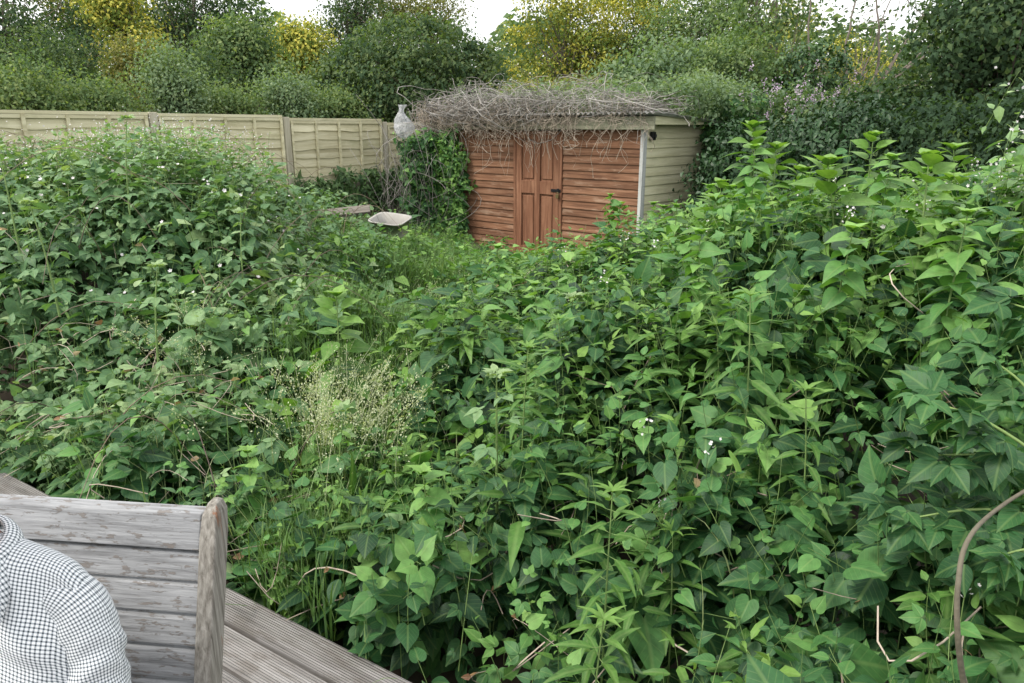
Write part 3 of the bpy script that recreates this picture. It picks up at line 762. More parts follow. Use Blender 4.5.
for s in (1, -1):
    a = Acc(); tube(a, smooth_path([(s * .07, .10, .565), (s * .10, .0, .56), (s * .12, -.22, .555), (s * .125, -.40, .53), (s * .13, -.455, .42), (s * .13, -.45, .22), (s * .13, -.44, .08)], 30), np.interp(np.linspace(0, 1, 30), [0, .5, 1], [.105, .075, .062]), sides=16)
    a.build("trouser_leg", M['jeans'], person, smooth=True)
    a = Acc(); nrg = 14
    pth = smooth_path([(s * .13, -.39, .045), (s * .13, -.44, .05), (s * .13, -.55, .038), (s * .132, -.64, .03)], nrg)
    tube(a, pth, np.interp(np.linspace(0, 1, nrg), [0, .2, .8, 1], [.028, .046, .038, .018]), sides=12); a.build("shoe", M['shoe'], person, smooth=True)

# ------------------------------------------------------------------ growth: sprigs with leaves
def tangent(nv):
    ref = np.where(np.abs(nv[:, 2:3]) > .9, np.array([[1., 0, 0]]), np.array([[0, 0, 1.]]))
    e1 = nrm(np.cross(nv, ref)); return e1, np.cross(nv, e1)

def sprigs(acc, pos, axis, L, K, size, tpl, tint, mi_leaf=0, mi_stem=1, hang=.4, up=.7, rstem=.0022, tiplight=.50, sizejit=.34, stems=True, outn=None, pair=False):
    """N sprigs; each bears K leaves along its length"""
    N = len(pos)
    if N == 0: return
    L = np.broadcast_to(L, (N,)).astype(float); s = (np.arange(K) + .5) / K
    e1, e2 = tangent(axis)
    bend = rng.normal(0, 1, (N, 2)) * .18
    ang0 = rng.uniform(0, 2 * pi, (N, 1))
    def pt(ss):
        ss = ss[None, :, None]
        return pos[:, None] + axis[:, None] * L[:, None, None] * ss + (e1[:, None] * bend[:, None, 0:1] + e2[:, None] * bend[:, None, 1:2]) * L[:, None, None] * ss ** 2
    if stems:
        ks = np.linspace(0, 1, 5); tubes(acc, pt(ks), np.broadcast_to(rstem * (1.1 - .7 * ks)[None], (N, 5)), np.clip(rng.uniform(.2, .9, N), 0, 1), mi_stem, 3)
    base = pt(s)
    kk = np.arange(K)
    if pair: az = ang0 + (kk // 2) * 1.57 + (kk % 2) * pi
    else: az = ang0 + kk * 2.4
    az = az + rng.normal(0, .25, (N, K))
    rad_ = np.cos(az)[..., None] * e1[:, None] + np.sin(az)[..., None] * e2[:, None]
    tipd = nrm(rad_ + axis[:, None] * (.15 + .5 * s[None, :, None] ** 2) + np.array([0, 0, -hang]) * (1.15 - s)[None, :, None] + rng.normal(0, .22, (N, K, 3)))
    on = axis if outn is None else outn
    nor = nrm(on[:, None] * (1 - up) + np.array([0, 0, up]) + rad_ * .35 + rng.normal(0, .30, (N, K, 3)))
    sz = size * np.clip(rng.normal(1, .22, (N, 1)), .5, 1.6) * (1.0 - .55 * np.maximum(s - .55, 0) / .45)[None] * np.clip(rng.normal(1, sizejit, (N, K)), .45, 1.7)
    pet = sz * .35
    lp = base + rad_ * pet[..., None] * .8
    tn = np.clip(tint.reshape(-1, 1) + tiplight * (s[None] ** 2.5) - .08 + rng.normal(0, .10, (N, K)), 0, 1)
    place(acc, tpl, lp.reshape(-1, 3), tipd.reshape(-1, 3), nor.reshape(-1, 3), sz.ravel(), tn.ravel(), mi_leaf)

def scatter(n, x0, x1, y0, y1, pxr=(-170, 1190)):
    x = rng.uniform(x0, x1, n); y = rng.uniform(y0, y1, n)
    z = canopy(x, y); px = px_of(x, y, z)
    k = (px > pxr[0]) & (px < pxr[1]) & (deck_dist(x, y) > .03) & ~in_shed(x, y, .08) & (fence_dist(x, y) < -.12)
    # where hidden garden behind the shed is not needed
    k &= ~((y > 9.4) & (x > CR[0] - .2) & (x < 2.6))
    return x[k], y[k], z[k], px[k]

# zones of plants seen from above: bindweed in front and to the right, brambles left, grasses on the old path
def zone_w(x, y):
    """-> weights bindweed, bramble, grass/mixed (world positions)"""
    pathc = np.interp(y, [2, 3.2, 4.5, 6, 8, 10], [-.75, -.85, -.90, -.85, -.95, -1.0])
    pw = np.interp(y, [2, 3.2, 4.5, 6, 8, 10], [.12, .26, .34, .45, .6, .6])
    g = np.exp(-((x - pathc) / pw) ** 2) * (y > 1.9)
    b = 1 / (1 + np.exp(-(pathc - x - .3) * 5)) * 1 / (1 + np.exp(-(y - 2.9) * 3))
    hrt = np.clip(1 - b, 0, 1) * (1 - .8 * g)
    return hrt, b * (1 - g), g

def col_noise(x, y, k=1.7, ph=0):
    return .5 + .5 * np.sin(k * x + 2 * np.sin(k * .8 * y + ph)) * np.sin(k * 1.3 * y + ph + 1.5 * np.sin(k * x))

def mass(name, label, cat, which, dens, y0, y1, tpls, mats, size, L, K, **kw):
    """one continuous growth nobody could count"""
    a = Acc()
    area = 16 * (y1 - y0)
    x, y, z, px = scatter(int(dens * area), -8, 8, y0, y1)
    wts = zone_w(x, y)[which]
    keep = (rng.uniform(0, 1, len(x)) < wts) & ((np.sin(3.3 * x + 2 * np.sin(2.1 * y)) * np.sin(3.9 * y + 1.7 * np.sin(2.9 * x + 1)) > -.62) | (rng.uniform(0, 1, len(x)) < .3))
    x, y, z = x[keep], y[keep], z[keep]
    n = canopy_n(x, y)
    dn = rng.uniform(0, 1, len(x)) ** 1.5 * .42                       # how deep below the top the sprig ends
    axis = nrm(n * .55 + np.array([0, 0, .75]) + rng.normal(0, .30, n.shape))
    pos = np.stack([x, y, z], -1) - n * dn[:, None] - axis * (L * .75)
    tint = np.clip(.36 + .30 * (col_noise(x, y) - .5) + rng.normal(0, .20, len(x)), 0, 1)
    m = len(x); pick = rng.integers(0, len(tpls), m)
    for t_i, tp in enumerate(tpls):
        s_ = pick == t_i
        sprigs(a, pos[s_], axis[s_], L * rng.uniform(.7, 1.25, s_.sum()), K, size, tp, tint[s_], outn=n[s_], **kw)
    return a, (x, y, z, n)

def flowers(a, n, cond, mi, size, tpl=FIVE, lift=.04, y0=1.3, y1=9, tint=.6):
    x, y, z, px = scatter(n, -8, 8, y0, y1)
    k = cond(x, y, z, px); x, y, z = x[k], y[k], z[k]
    nn = canopy_n(x, y)
    p_ = np.stack([x, y, z], -1) + nn * rng.uniform(-.02, lift, (len(x), 1))
    nor = nrm(nn + np.array([0, -.35, .4]) + rng.normal(0, .4, p_.shape))
    e1, e2 = tangent(nor); 
    place(a, tpl, p_, e1, nor, size * rng.uniform(.7, 1.2, len(x)), np.clip(rng.normal(tint, .2, len(x)), 0, 1), mi)

# --- bindweed, near and far
a, pts = mass("bindweed", "", "", 0, 250, 1.15, 3.6, [HEART, HEART2, HEART, HEART2, OVATE, TRI], None, .084, .36, 8, hang=.55, up=.45, tiplight=.30)  # pale tips muted: foreground shade carried in the leaf tint
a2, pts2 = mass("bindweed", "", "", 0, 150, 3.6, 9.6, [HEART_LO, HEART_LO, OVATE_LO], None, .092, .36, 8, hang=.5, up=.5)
flowers(a, 420, lambda x, y, z, px: (px > 520) & (y < 4) & (rng.uniform(0, 1, len(x)) < .10), 3, .026, TRUMPET)
flowers(a2, 500, lambda x, y, z, px: (px > 560) & (rng.uniform(0, 1, len(x)) < .10), 3, .030, TRUMPET)
# little heads of white buds standing among the leaves
nx_ = 2600; x, y, z, px = scatter(nx_ * 3, -2, 6, 1.2, 8.0); k = (px > 330) & ((y > 2.5) | (rng.uniform(0, 1, len(x)) < .35)) & (rng.uniform(0, 1, len(x)) < .5 * zone_w(x, y)[0]); x, y, z = x[k], y[k], z[k]
nv = canopy_n(x, y); ax_ = nrm(nv * .4 + [0, 0, 1.] + rng.normal(0, .18, nv.shape)); Ls_ = rng.uniform(.25, .42, len(x))
for tp_i, tp_, sz_ in ((0, LANCE, .105), (1, OVATE_LO, .075), (2, LANCE, .08)):
    k = (np.arange(len(x)) % 3) == tp_i
    sprigs(a, (np.stack([x, y, z + rng.uniform(-.05, .09, len(x))], -1) - ax_ * Ls_[:, None])[k], ax_[k], Ls_[k], 14, sz_, tp_, np.clip(rng.normal(.5, .15, k.sum()) - .22 * (y[k] < 2.8), 0, 1), mi_leaf=4, hang=.1, up=.6, pair=True, tiplight=.45)  # nearest shoots tinted darker, foreground shade put into leaf colour
x, y, z, px = scatter(600, -2, 5, 1.3, 5); k = (px > 560); x, y, z = x[k][:36], y[k][:36], z[k][:36]
for i in range(len(x)):
    b_ = np.array([x[i], y[i], z[i] - .12]); t_ = b_ + np.array([rng.normal(0, .03), rng.normal(-.02, .03), .19])
    tube(a, smooth_path([b_, (b_ + t_) / 2 + rng.normal(0, .01, 3), t_], 5), .0015, .9, 1, 3)
    m = 7; pp = t_ + rng.normal(0, .016, (m, 3)); nn = nrm(rng.normal(0, 1, (m, 3)) + [0, -.5, .6]); e1, e2 = tangent(nn)
    place(a, FIVE, pp, e1, nn, np.full(m, .011), np.full(m, .8), 3)
o = a.build("bindweed_thicket", [M['heart'], M['green_stem'], M['dry_stem'], M['petal'], M['nettle']])
tag(o, "mass of heart shaped bindweed leaves filling the near right of the garden beside the deck", "bindweed", kind='stuff')
o = a2.build("bindweed_thicket", [M['heart'], M['green_stem'], M['dry_stem'], M['petal']])
tag(o, "bindweed covered growth rising farther back between the path and the dark hedge", "bindweed", kind='stuff')

# --- brambles on the left
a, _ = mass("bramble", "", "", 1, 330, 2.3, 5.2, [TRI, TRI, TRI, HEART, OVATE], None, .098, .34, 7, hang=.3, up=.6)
x, y, z, px = scatter(900, -8, 0, 2.5, 9.5); k = rng.uniform(0, 1, len(x)) < zone_w(x, y)[1]
x, y, z = x[k][:90], y[k][:90], z[k][:90]
p0 = np.stack([x, y, z - .25], -1); hd = rng.normal(0, 1, (len(x), 3)) * [1, 1, 0]; hd = nrm(hd)
ts = np.linspace(0, 1, 9)[None, :, None]; Lc = rng.uniform(.5, 1.1, (len(x), 1, 1))
cane = p0[:, None] + hd[:, None] * ts * Lc + np.array([0, 0, 1.]) * (4 * .34 * ts * (1 - ts) + .10 * ts)
tubes(a, cane, np.broadcast_to(.0026 * (1.2 - .7 * ts[..., 0]), (len(x), 9)), rng.uniform(0, 1, len(x)), 2, 4)
flowers(a, 1500, lambda x, y, z, px: (px < 300) & (rng.uniform(0, 1, len(x)) < .30) & (y > 4.2), 3, .026, FIVE, .06, 3.5, 7)
o = a.build("bramble_thicket", [M['bramble'], M['green_stem'], M['brown_stem'], M['petal']])
tag(o, "sprawling bramble growth on the left between the deck and the fence", "brambles", kind='stuff')
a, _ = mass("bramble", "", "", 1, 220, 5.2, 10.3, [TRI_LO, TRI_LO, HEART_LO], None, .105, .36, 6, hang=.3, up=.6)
flowers(a, 1600, lambda x, y, z, px: (px < 300) & (rng.uniform(0, 1, len(x)) < .4), 3, .028, FIVE, .06, 5, 8)
K_ = 420; px_ = rng.normal(140, 70, K_).clip(-60, 262); D_ = rng.uniform(5.5, 6.6, K_); row_ = rng.uniform(118, 172, K_) + np.abs(px_ - 140) * .12
pos_ = np.array([P(p_, d_, z_of(d_, r_)) for p_, d_, r_ in zip(px_, D_, row_)]); ax_ = nrm(rng.normal(0, .22, (K_, 3)) + [0, 0, 1.])
sprigs(a, pos_ - ax_ * .30, ax_, .32, 11, .058, OVATE_LO, rng.uniform(.45, .95, K_), hang=.1, tiplight=.3, sizejit=.4)
m_ = 1500; q_ = pos_[rng.integers(0, K_, m_)] + rng.normal(0, 1, (m_, 3)) * [.05, .05, .04]; nn = nrm(rng.normal(0, 1, (m_, 3)) + [0, -.7, .6]); e1, e2 = tangent(nn)
place(a, FIVE, q_, e1, nn, rng.uniform(.007, .015, m_), rng.uniform(0, 1, m_), 3)
o = a.build("bramble_thicket", [M['bramble'], M['green_stem'], M['brown_stem'], M['petal']])
tag(o, "pale flowering bramble growth heaped up against the fence", "brambles", kind='stuff')

# --- grasses and small herbs on the old path
def blades(a, x, y, z, h, wd, tint, mi=0, lean=.35, droop=.25):
    N = len(x); n = 6; t = np.linspace(0, 1, n)
    az = rng.uniform(0, 2 * pi, N); ln = rng.normal(lean, .2, N) * h; dr = droop * h * rng.uniform(.3, 1.4, N)
    d = np.stack([np.cos(az), np.sin(az), np.zeros(N)], -1); sd_ = np.stack([-np.sin(az), np.cos(az), np.zeros(N)], -1)
    c = np.stack([x, y, z], -1)[:, None] + d[:, None] * (ln[:, None] * t ** 1.6)[..., None] + np.array([0, 0, 1.]) * (h[:, None] * t - dr[:, None] * t ** 3)[..., None]
    ww = wd * (1 - t ** 2 * .97)[None, :, None] * rng.uniform(.6, 1.4, (N, 1, 1))
    V = np.stack([c - sd_[:, None] * ww, c + sd_[:, None] * ww], 2)
    idx = np.arange(N * n * 2).reshape(N, n, 2)
    f = np.stack([idx[:, :-1, 0], idx[:, :-1, 1], idx[:, 1:, 1], idx[:, 1:, 0]], -1).reshape(-1, 4)
    a.add(V.reshape(-1, 3), f, np.repeat(np.clip(tint, 0, 1), n * 2), None, mi)
a = Acc()
x, y, z, px = scatter(80000, -4, 1.5, 2.0, 10.2)
k = rng.uniform(0, 1, len(x)) < zone_w(x, y)[2]; x, y, z = x[k], y[k], z[k]
h = rng.uniform(.25, .55, len(x))
blades(a, x, y, z - h * .86, h, .0026 + .0004 * 2, np.clip(.45 + .4 * (col_noise(x, y, 2.2, 1) - .5) + rng.normal(0, .15, len(x)), 0, 1))
o = a.build("grass", M['grass']); tag(o, "long fine grass growing over the old path towards the shed", "grass", kind='stuff')
a, _ = mass("herbs", "", "", 2, 240, 2.0, 10.2, [OVATE_LO, TRI_LO, HEART_LO, LANCE], None, .068, .32, 8, hang=.2, up=.6)
o = a.build("weeds", [M['nettle'], M['green_stem']]); tag(o, "small leafy weeds mixed with the grass on the old path", "weeds", kind='stuff')
# loose wild grass scattered everywhere
a = Acc()
x, y, z, px = scatter(5200, -8, 7, 1.3, 9); k = (px < 420) | (rng.uniform(0, 1, len(x)) < .12); x, y, z = x[k], y[k], z[k]
h = rng.uniform(.25, .6, len(x)); blades(a, x, y, z - h * .72, h, .003, rng.uniform(.4, 1, len(x)), lean=.3)
o = a.build("stray_grass", M['grass']); tag(o, "stray grass blades poking up through the leafy growth", "grass", kind='stuff')
# dead stalks and withered bits low in the growth
a = Acc()
x, y, z, px = scatter(9000, -7, 6, 1.2, 6)
k = rng.uniform(0, 1, len(x)) < np.where((px < 260) & (y > 2.7) & (y < 4.4), .25, np.where(y < 2.6, .14, .06)); x, y, z = x[k], y[k], z[k]
nN = len(x); dirs = nrm(rng.normal(0, 1, (nN, 3)) * [1, 1, .35]); Ls = rng.uniform(.08, .38, (nN, 1, 1)); ts = np.linspace(0, 1, 6)[None, :, None]
cv = rng.normal(0, .09, (nN, 1, 3))
dp = np.where((px_of(x, y, z) < 260) & (y < 4.4), rng.uniform(.0, .22, nN), rng.uniform(.08, .40, nN))
pl = np.stack([x, y, z - dp], -1)[:, None] + dirs[:, None] * Ls * (ts - .5) + cv * (ts * (1 - ts)) * 4
tubes(a, pl, np.broadcast_to(rng.uniform(.0012, .0032, (nN, 1)), (nN, 6)), rng.uniform(0, 1, nN), 0, 3)
mm = 260; ii = rng.integers(0, nN, mm); pp = pl[ii, 3]; nn = nrm(rng.normal(0, 1, (mm, 3)) + [0, 0, .6]); e1, _e = tangent(nn)
place(a, OVATE_LO, pp, e1, nn, rng.uniform(.02, .055, mm), rng.uniform(0, 1, mm), 1)
o = a.build("dead_stalks", [M['dry_stem'], M['dry_leaf']]); tag(o, "dry brown stalks and withered leaves tangled low in the growth", "dead stalks", kind='stuff')

# ------------------------------------------------------------------ single plants that stand out
def shoot(name, height, nn_, size, tpl, leafm, stemm, r=.004, tint=.55, pair=True, hang=.25, tiptuft=True, bend=.06, tiplight=.35, taper=.5, up=.5):
    """one upright plant: stem + foliage, built at the origin"""
    root = empty(name)
    bx_, by_ = rng.normal(0, bend, 2)
    path = smooth_path([(0, 0, 0), (bx_ * .3, by_ * .3, height * .35), (bx_ * .8, by_ * .8, height * .7), (bx_ * 1.6, by_ * 1.6, height)], 14)
    a = Acc(); tube(a, path, np.linspace(r, r * .4, 14), .6, sides=6); a.build("stem", stemm, root, smooth=True)
    a = Acc(); s = np.linspace(.12, .97, nn_); pos = np.stack([np.interp(s, np.linspace(0, 1, 14), path[:, i]) for i in range(3)], -1)
    K = nn_; kk = np.arange(K)
    for side_ in ((0, 1) if pair else (0,)):
        az = kk * (1.57 if pair else 2.4) + side_ * pi + rng.normal(0, .2, K)
        rd_ = np.stack([np.cos(az), np.sin(az), np.zeros(K)], -1)
        tp_ = nrm(rd_ + np.array([0, 0, 1.]) * (-hang + 1.2 * s[:, None] ** 4) + rng.normal(0, .15, (K, 3)))
        nr_ = nrm(np.array([0, 0, 1.]) * up * 2 + rd_ * .4 + rng.normal(0, .2, (K, 3)))
        sz = size * (1 - taper * s ** 2) * rng.uniform(.75, 1.2, K)
        ps = pos + rd_ * sz[:, None] * .2
        place(a, tpl, ps, tp_, nr_, sz, np.clip(tint - .15 + tiplight * s ** 2 + rng.normal(0, .07, K), 0, 1), 0)
        tubes(a, np.stack([pos, pos + rd_ * sz[:, None] * .12, ps + tp_ * sz[:, None] * .03], 1), r * .3, .7, 1, 3)
    if tiptuft:
        m = 7; az = np.arange(m) * 2.4; rd_ = np.stack([np.cos(az), np.sin(az), np.full(m, .9)], -1)
        place(a, tpl, np.tile(path[-1], (m, 1)), nrm(rd_), nrm(np.stack([-np.cos(az), -np.sin(az), np.full(m, .8)], -1)), size * rng.uniform(.3, .55, m), np.full(m, min(1, tint + .3)), 0)
    a.build("foliage", [leafm, stemm], root)
    return root

_cache = {}
def put(kind, px, D, rowtop, label, cat, group, hvis=None, rz=None, seed=0, **kw):
    """stand a plant so its tip is at height of rowtop at distance D"""
    ztip = z_of(D, rowtop); g = None
    p_ = P(px, D, ztip); zb_ = float(canopy(np.array([p_[0]]), np.array([p_[1]]))[0]) - .35
    zb_ = max(float(ground_z(p_[0], p_[1])), min(zb_, ztip - .45)); 
    h = ztip - zb_
    key = kind + str(seed % 3)
    spec = KINDS[kind]
    if key not in _cache:
        o = shoot(spec['name'], 1.0, **{k_: v_ for k_, v_ in spec.items() if k_ not in ('name', 'href')}); _cache[key] = o
    else:
        o = copy_tree(_cache[key])
    href = spec['href']
    o.location = tuple(P(px, D, ztip - href)); o.location.z = ztip - href
    o.scale = (href,) * 3
    o.rotation_euler = (0, 0, rng.uniform(0, 6.28) if rz is None else rz)
    tag(o, label, cat, group)
    return o
KINDS = {
    'nettle': dict(name="nettle_plant", href=.75, nn_=17, size=.19, tpl=LANCE, leafm=M['nettle'], stemm=M['green_stem'], r=.006, tint=.42, hang=.15),
    'goosefoot': dict(name="tall_weed", href=.8, nn_=19, size=.25, tpl=OVATE, leafm=M['nettle'], stemm=M['green_stem'], r=.009, tint=.6, hang=.2),
    'vine': dict(name="bindweed_vine", href=.95, nn_=36, size=.125, tpl=HEART, leafm=M['heart'], stemm=M['green_stem'], r=.006, tint=.72, pair=False, hang=.8, taper=.35, up=.3, tiplight=.3),
    'rose': dict(name="bramble_shoot", href=.6, nn_=9, size=.24, tpl=TRI, leafm=M['bramble'], stemm=M['green_stem'], r=.011, tint=.65, pair=False, hang=.1),
}
G = {'nettle': "nettles and willowherb rising out of the bindweed", 'goosefoot': "broad leaved tall weeds above the growth", 'vine': "bindweed vines climbing above the growth", 'rose': "young bramble shoots with three part leaves"}
PL = [
 ('nettle', 565, 2.9, 322, "light green narrow leaved shoot in the middle of the bindweed, right of the path end"),
 ('nettle', 650, 3.1, 318, "tallest narrow leaved shoot standing below the shed corner trim"),
 ('nettle', 520, 2.7, 352, "narrow leaved shoot beside the thorny stem in the centre"),
 ('nettle', 600, 1.9, 500, "low narrow leaved shoot between dark gaps near the bottom centre"),
 ('nettle', 665, 1.95, 540, "short narrow leaved shoot next to a small white flower near the bottom"),
 ('nettle', 715, 2.6, 330, "narrow leaved shoot with broken top among large heart leaves"),
 ('nettle', 795, 2.1, 395, "bright narrow leaved shoot in the lower right bindweed"),
 ('nettle', 880, 2.6, 345, "narrow leaved shoot under the curling grass tip on the right"),
 ('nettle', 585, 1.62, 606, "bushy low shoot at the bottom edge of the picture left of centre"),
 ('goosefoot', 745, 4.9, 128, "tall stalk with ragged leaves against the dark hedge, right of the shed"),
 ('goosefoot', 856, 4.4, 138, "tallest stalk on the right with a pale flower near its tip"),
 ('goosefoot', 948, 4.0, 150, "slim stalk with two small leaf tufts before the dark tree"),
 ('goosefoot', 800, 4.6, 172, "pale tipped weed between the two tallest stalks"),
 ('goosefoot', 614, 7.0, 205, "dark leaved weed in front of the red shed wall"),
 ('goosefoot', 648, 6.7, 208, "weed growing before the cream corner of the shed"),
 ('goosefoot', 900, 3.8, 180, "leafy weed right of the tallest stalk"),
 ('goosefoot', 345, 3.6, 298, "broad leaved weed standing over the pale seeding grass"),
 ('goosefoot', 695, 5.4, 205, "leafy weed just right of the cream shed side"),
 ('goosefoot', 1000, 3.0, 140, "big leaved weed at the right edge beside white blossom"),
 ('vine', 500, 5.2, 246, "column of bindweed with a white flower left of the shed door"),
 ('vine', 640, 4.6, 232, "bindweed vine twined up in front of the shed wall"),
 ('vine', 585, 5.0, 250, "bindweed vine below the shed door"),
 ('vine', 725, 4.1, 190, "thick bindweed vine with drooping dark leaves left of the tall stalk"),
 ('vine', 830, 3.9, 200, "bindweed vine leaning below the tallest stalk"),
 ('vine', 940, 3.0, 195, "bindweed vine with yellow green leaves on the right"),
 ('vine', 880, 3.4, 215, "bindweed vine between two broad leaved weeds on the right"),
 ('vine', 270, 2.75, 448, "bright yellow green bindweed clump behind the bench post"),
 ('vine', 700, 3.4, 270, "bindweed vine in the middle of the right hand growth"),
 ('vine', 780, 2.9, 290, "bindweed vine with the largest heart leaves in the right hand growth"),
 ('vine', 440, 2.3, 470, "bindweed vine over the dark gap right of the seeding grass"),
 ('vine', 660, 3.7, 262, "bindweed vine hiding the foot of the shed corner"),
 ('vine', 615, 3.3, 305, "bindweed vine behind the two central narrow leaved shoots"),
 ('vine', 560, 4.4, 272, "bindweed vine left of the vine under the shed door"),
 ('vine', 755, 3.4, 235, "bindweed vine under the tall ragged stalk"),
 ('vine', 980, 2.5, 240, "bindweed vine with large leaves below the white blossom"),
 ('vine', 860, 2.7, 285, "bindweed vine in the centre of the right hand growth, below the tallest stalk"),
 ('goosefoot', 765, 4.6, 150, "leafy weed half hidden behind the tall ragged stalk"),
 ('goosefoot', 715, 5.0, 185, "leafy weed against the dark ivy right of the cream wall"),
 ('vine', 540, 3.6, 285, "bindweed vine on the left shoulder of the thicket below the door"),
 ('vine', 690, 3.0, 235, "upright bindweed vine between shed corner and the right thicket"),
 ('vine', 810, 2.7, 228, "upright bindweed vine in the right thicket between two tall stalks"),
 ('vine', 915, 2.4, 215, "upright bindweed vine near the slim stalk on the right"),
 ('vine', 610, 6.9, 196, "dark bindweed climbing the red wall right of the door"),
 ('vine', 655, 6.5, 204, "bindweed climbing at the foot of the pale corner trim"),
 ('nettle', 740, 2.35, 300, "narrow leaved shoot high in the right thicket"),
 ('goosefoot', 830, 3.3, 165, "leafy weed close behind the upright vines on the right"),
 ('goosefoot', 905, 3.0, 160, "leafy weed before the dark tree, left of the slim stalk"),
 ('goosefoot', 690, 4.0, 200, "leafy weed in front of the cream side wall"),
 ('vine', 742, 3.9, 148, "ragged bindweed spire wrapped round the tall stalk right of the shed"),
 ('vine', 858, 3.7, 158, "ragged bindweed spire round the tallest stalk on the right"),
 ('vine', 790, 4.1, 176, "low bindweed spire between the two ragged spires"),
 ('vine', 905, 3.5, 172, "bindweed spire in front of the overhanging dark tree"),
 ('vine', 960, 3.2, 166, "bindweed spire right of the slim stalk"),
 ('vine', 668, 4.3, 206, "bindweed spire in front of the cream wall's foot"),
 ('vine', 705, 4.1, 188, "bindweed spire just right of the cream wall"),
 ('nettle', 820, 3.6, 168, "narrow leaved shoot standing above the right thicket against the hedge"),
 ('nettle', 630, 4.6, 214, "narrow leaved shoot in front of the pale corner trim"),
 ('rose', 497, 2.5, 372, "thick pale green thorny shoot with reddish top leaves in the centre"),
 ('rose', 560, 3.3, 300, "small three leaved shoot behind the central narrow leaved shoots"),
 ('rose', 340, 2.9, 415, "three leaved shoot left of the seeding grass"),
 ('rose', 160, 3.6, 270, "three leaved shoot rising from the left brambles"),
 ('rose', 60, 3.9, 205, "three leaved shoot near the left edge under the fence"),
 ('rose', 245, 4.6, 215, "three leaved shoot below the grey fence post"),
 ('rose', 130, 4.9, 120, "tall bramble spray reaching over the fence top"),
 ('rose', 225, 5.2, 148, "bramble spray in front of the fence left of the grey post"),
 ('rose', 20, 4.4, 150, "bramble spray at the far left of the fence"),
]
for i, (k_, px, D, row, lb) in enumerate(PL):
    put(k_, px, D, row, lb, {'nettle': 'nettle', 'goosefoot': 'weed', 'vine': 'bindweed', 'rose': 'bramble'}[k_], G[k_], seed=i)

# pale seeding grass clump and the tall bright grass clump
def seed_clump(px, D, rowtop, n, spread, h, label, mi_seed=True, tint=(.6, 1), grp="clumps of grass"):
    p_ = P(px, D, z_of(D, rowtop)); zb_ = p_[2] - h
    root = empty("grass_clump", (p_[0], p_[1], zb_)); tag(root, label, "grass", grp)
    a = Acc(); x_ = rng.normal(0, spread, n); y_ = rng.normal(0, spread, n); hh = h * rng.uniform(.45, 1.02, n) * np.exp(-(x_ ** 2 + y_ ** 2) / (spread * 3) ** 2)
    blades(a, x_, y_, np.zeros(n), hh, .0028, rng.uniform(*tint, n), lean=.22, droop=.15)
    a.build("blades", M['grass'], root)
    if mi_seed:
        a = Acc(); m = int(n * .45); x_ = rng.normal(0, spread, m); y_ = rng.normal(0, spread, m); hh = h * rng.uniform(.55, 1.08, m)
        tl = rng.normal(0, .16, (m, 2)); ts = np.linspace(0, 1, 6)
        pth = np.stack([x_[:, None] + tl[:, :1] * ts ** 2, y_[:, None] + tl[:, 1:] * ts ** 2, hh[:, None] * ts], -1)
        tubes(a, pth, .0010, .6, 0, 3)
        for k in range(34):
            f_ = rng.uniform(.62, 1.0, m); c = np.stack([x_ + tl[:, 0] * f_ ** 2, y_ + tl[:, 1] * f_ ** 2, hh * f_], -1)
            sp = (1.05 - f_) * .12 + .006
            o_ = nrm(rng.normal(0, 1, (m, 3))) * sp[:, None]
            place(a, SIMPLE, c + o_, nrm(o_ + [0, 0, .02]), nrm(rng.normal(0, 1, (m, 3))), np.full(m, .0105), rng.uniform(0, 1, m))
        a.build("seed_heads", M['seed'], root)
seed_clump(335, 3.2, 366, 210, .20, .55, "pale feathery seeding grass clump in the middle of the left growth")
seed_clump(375, 3.6, 368, 130, .15, .4, "smaller seeding grass patch right of the pale feathery clump")
seed_clump(300, 4.3, 262, 150, .09, .85, "tall bright green upright grass clump below the fence end", False, (.55, .85))
seed_clump(430, 6.2, 272, 260, .4, .5, "wispy grass on the path in front of the plastic tub")
seed_clump(195, 3.9, 305, 36, .10, .5, "thin seeding grass among the left brambles")
seed_clump(470, 8.0, 258, 160, .3, .45, "wispy grass close to the shed's left wall")

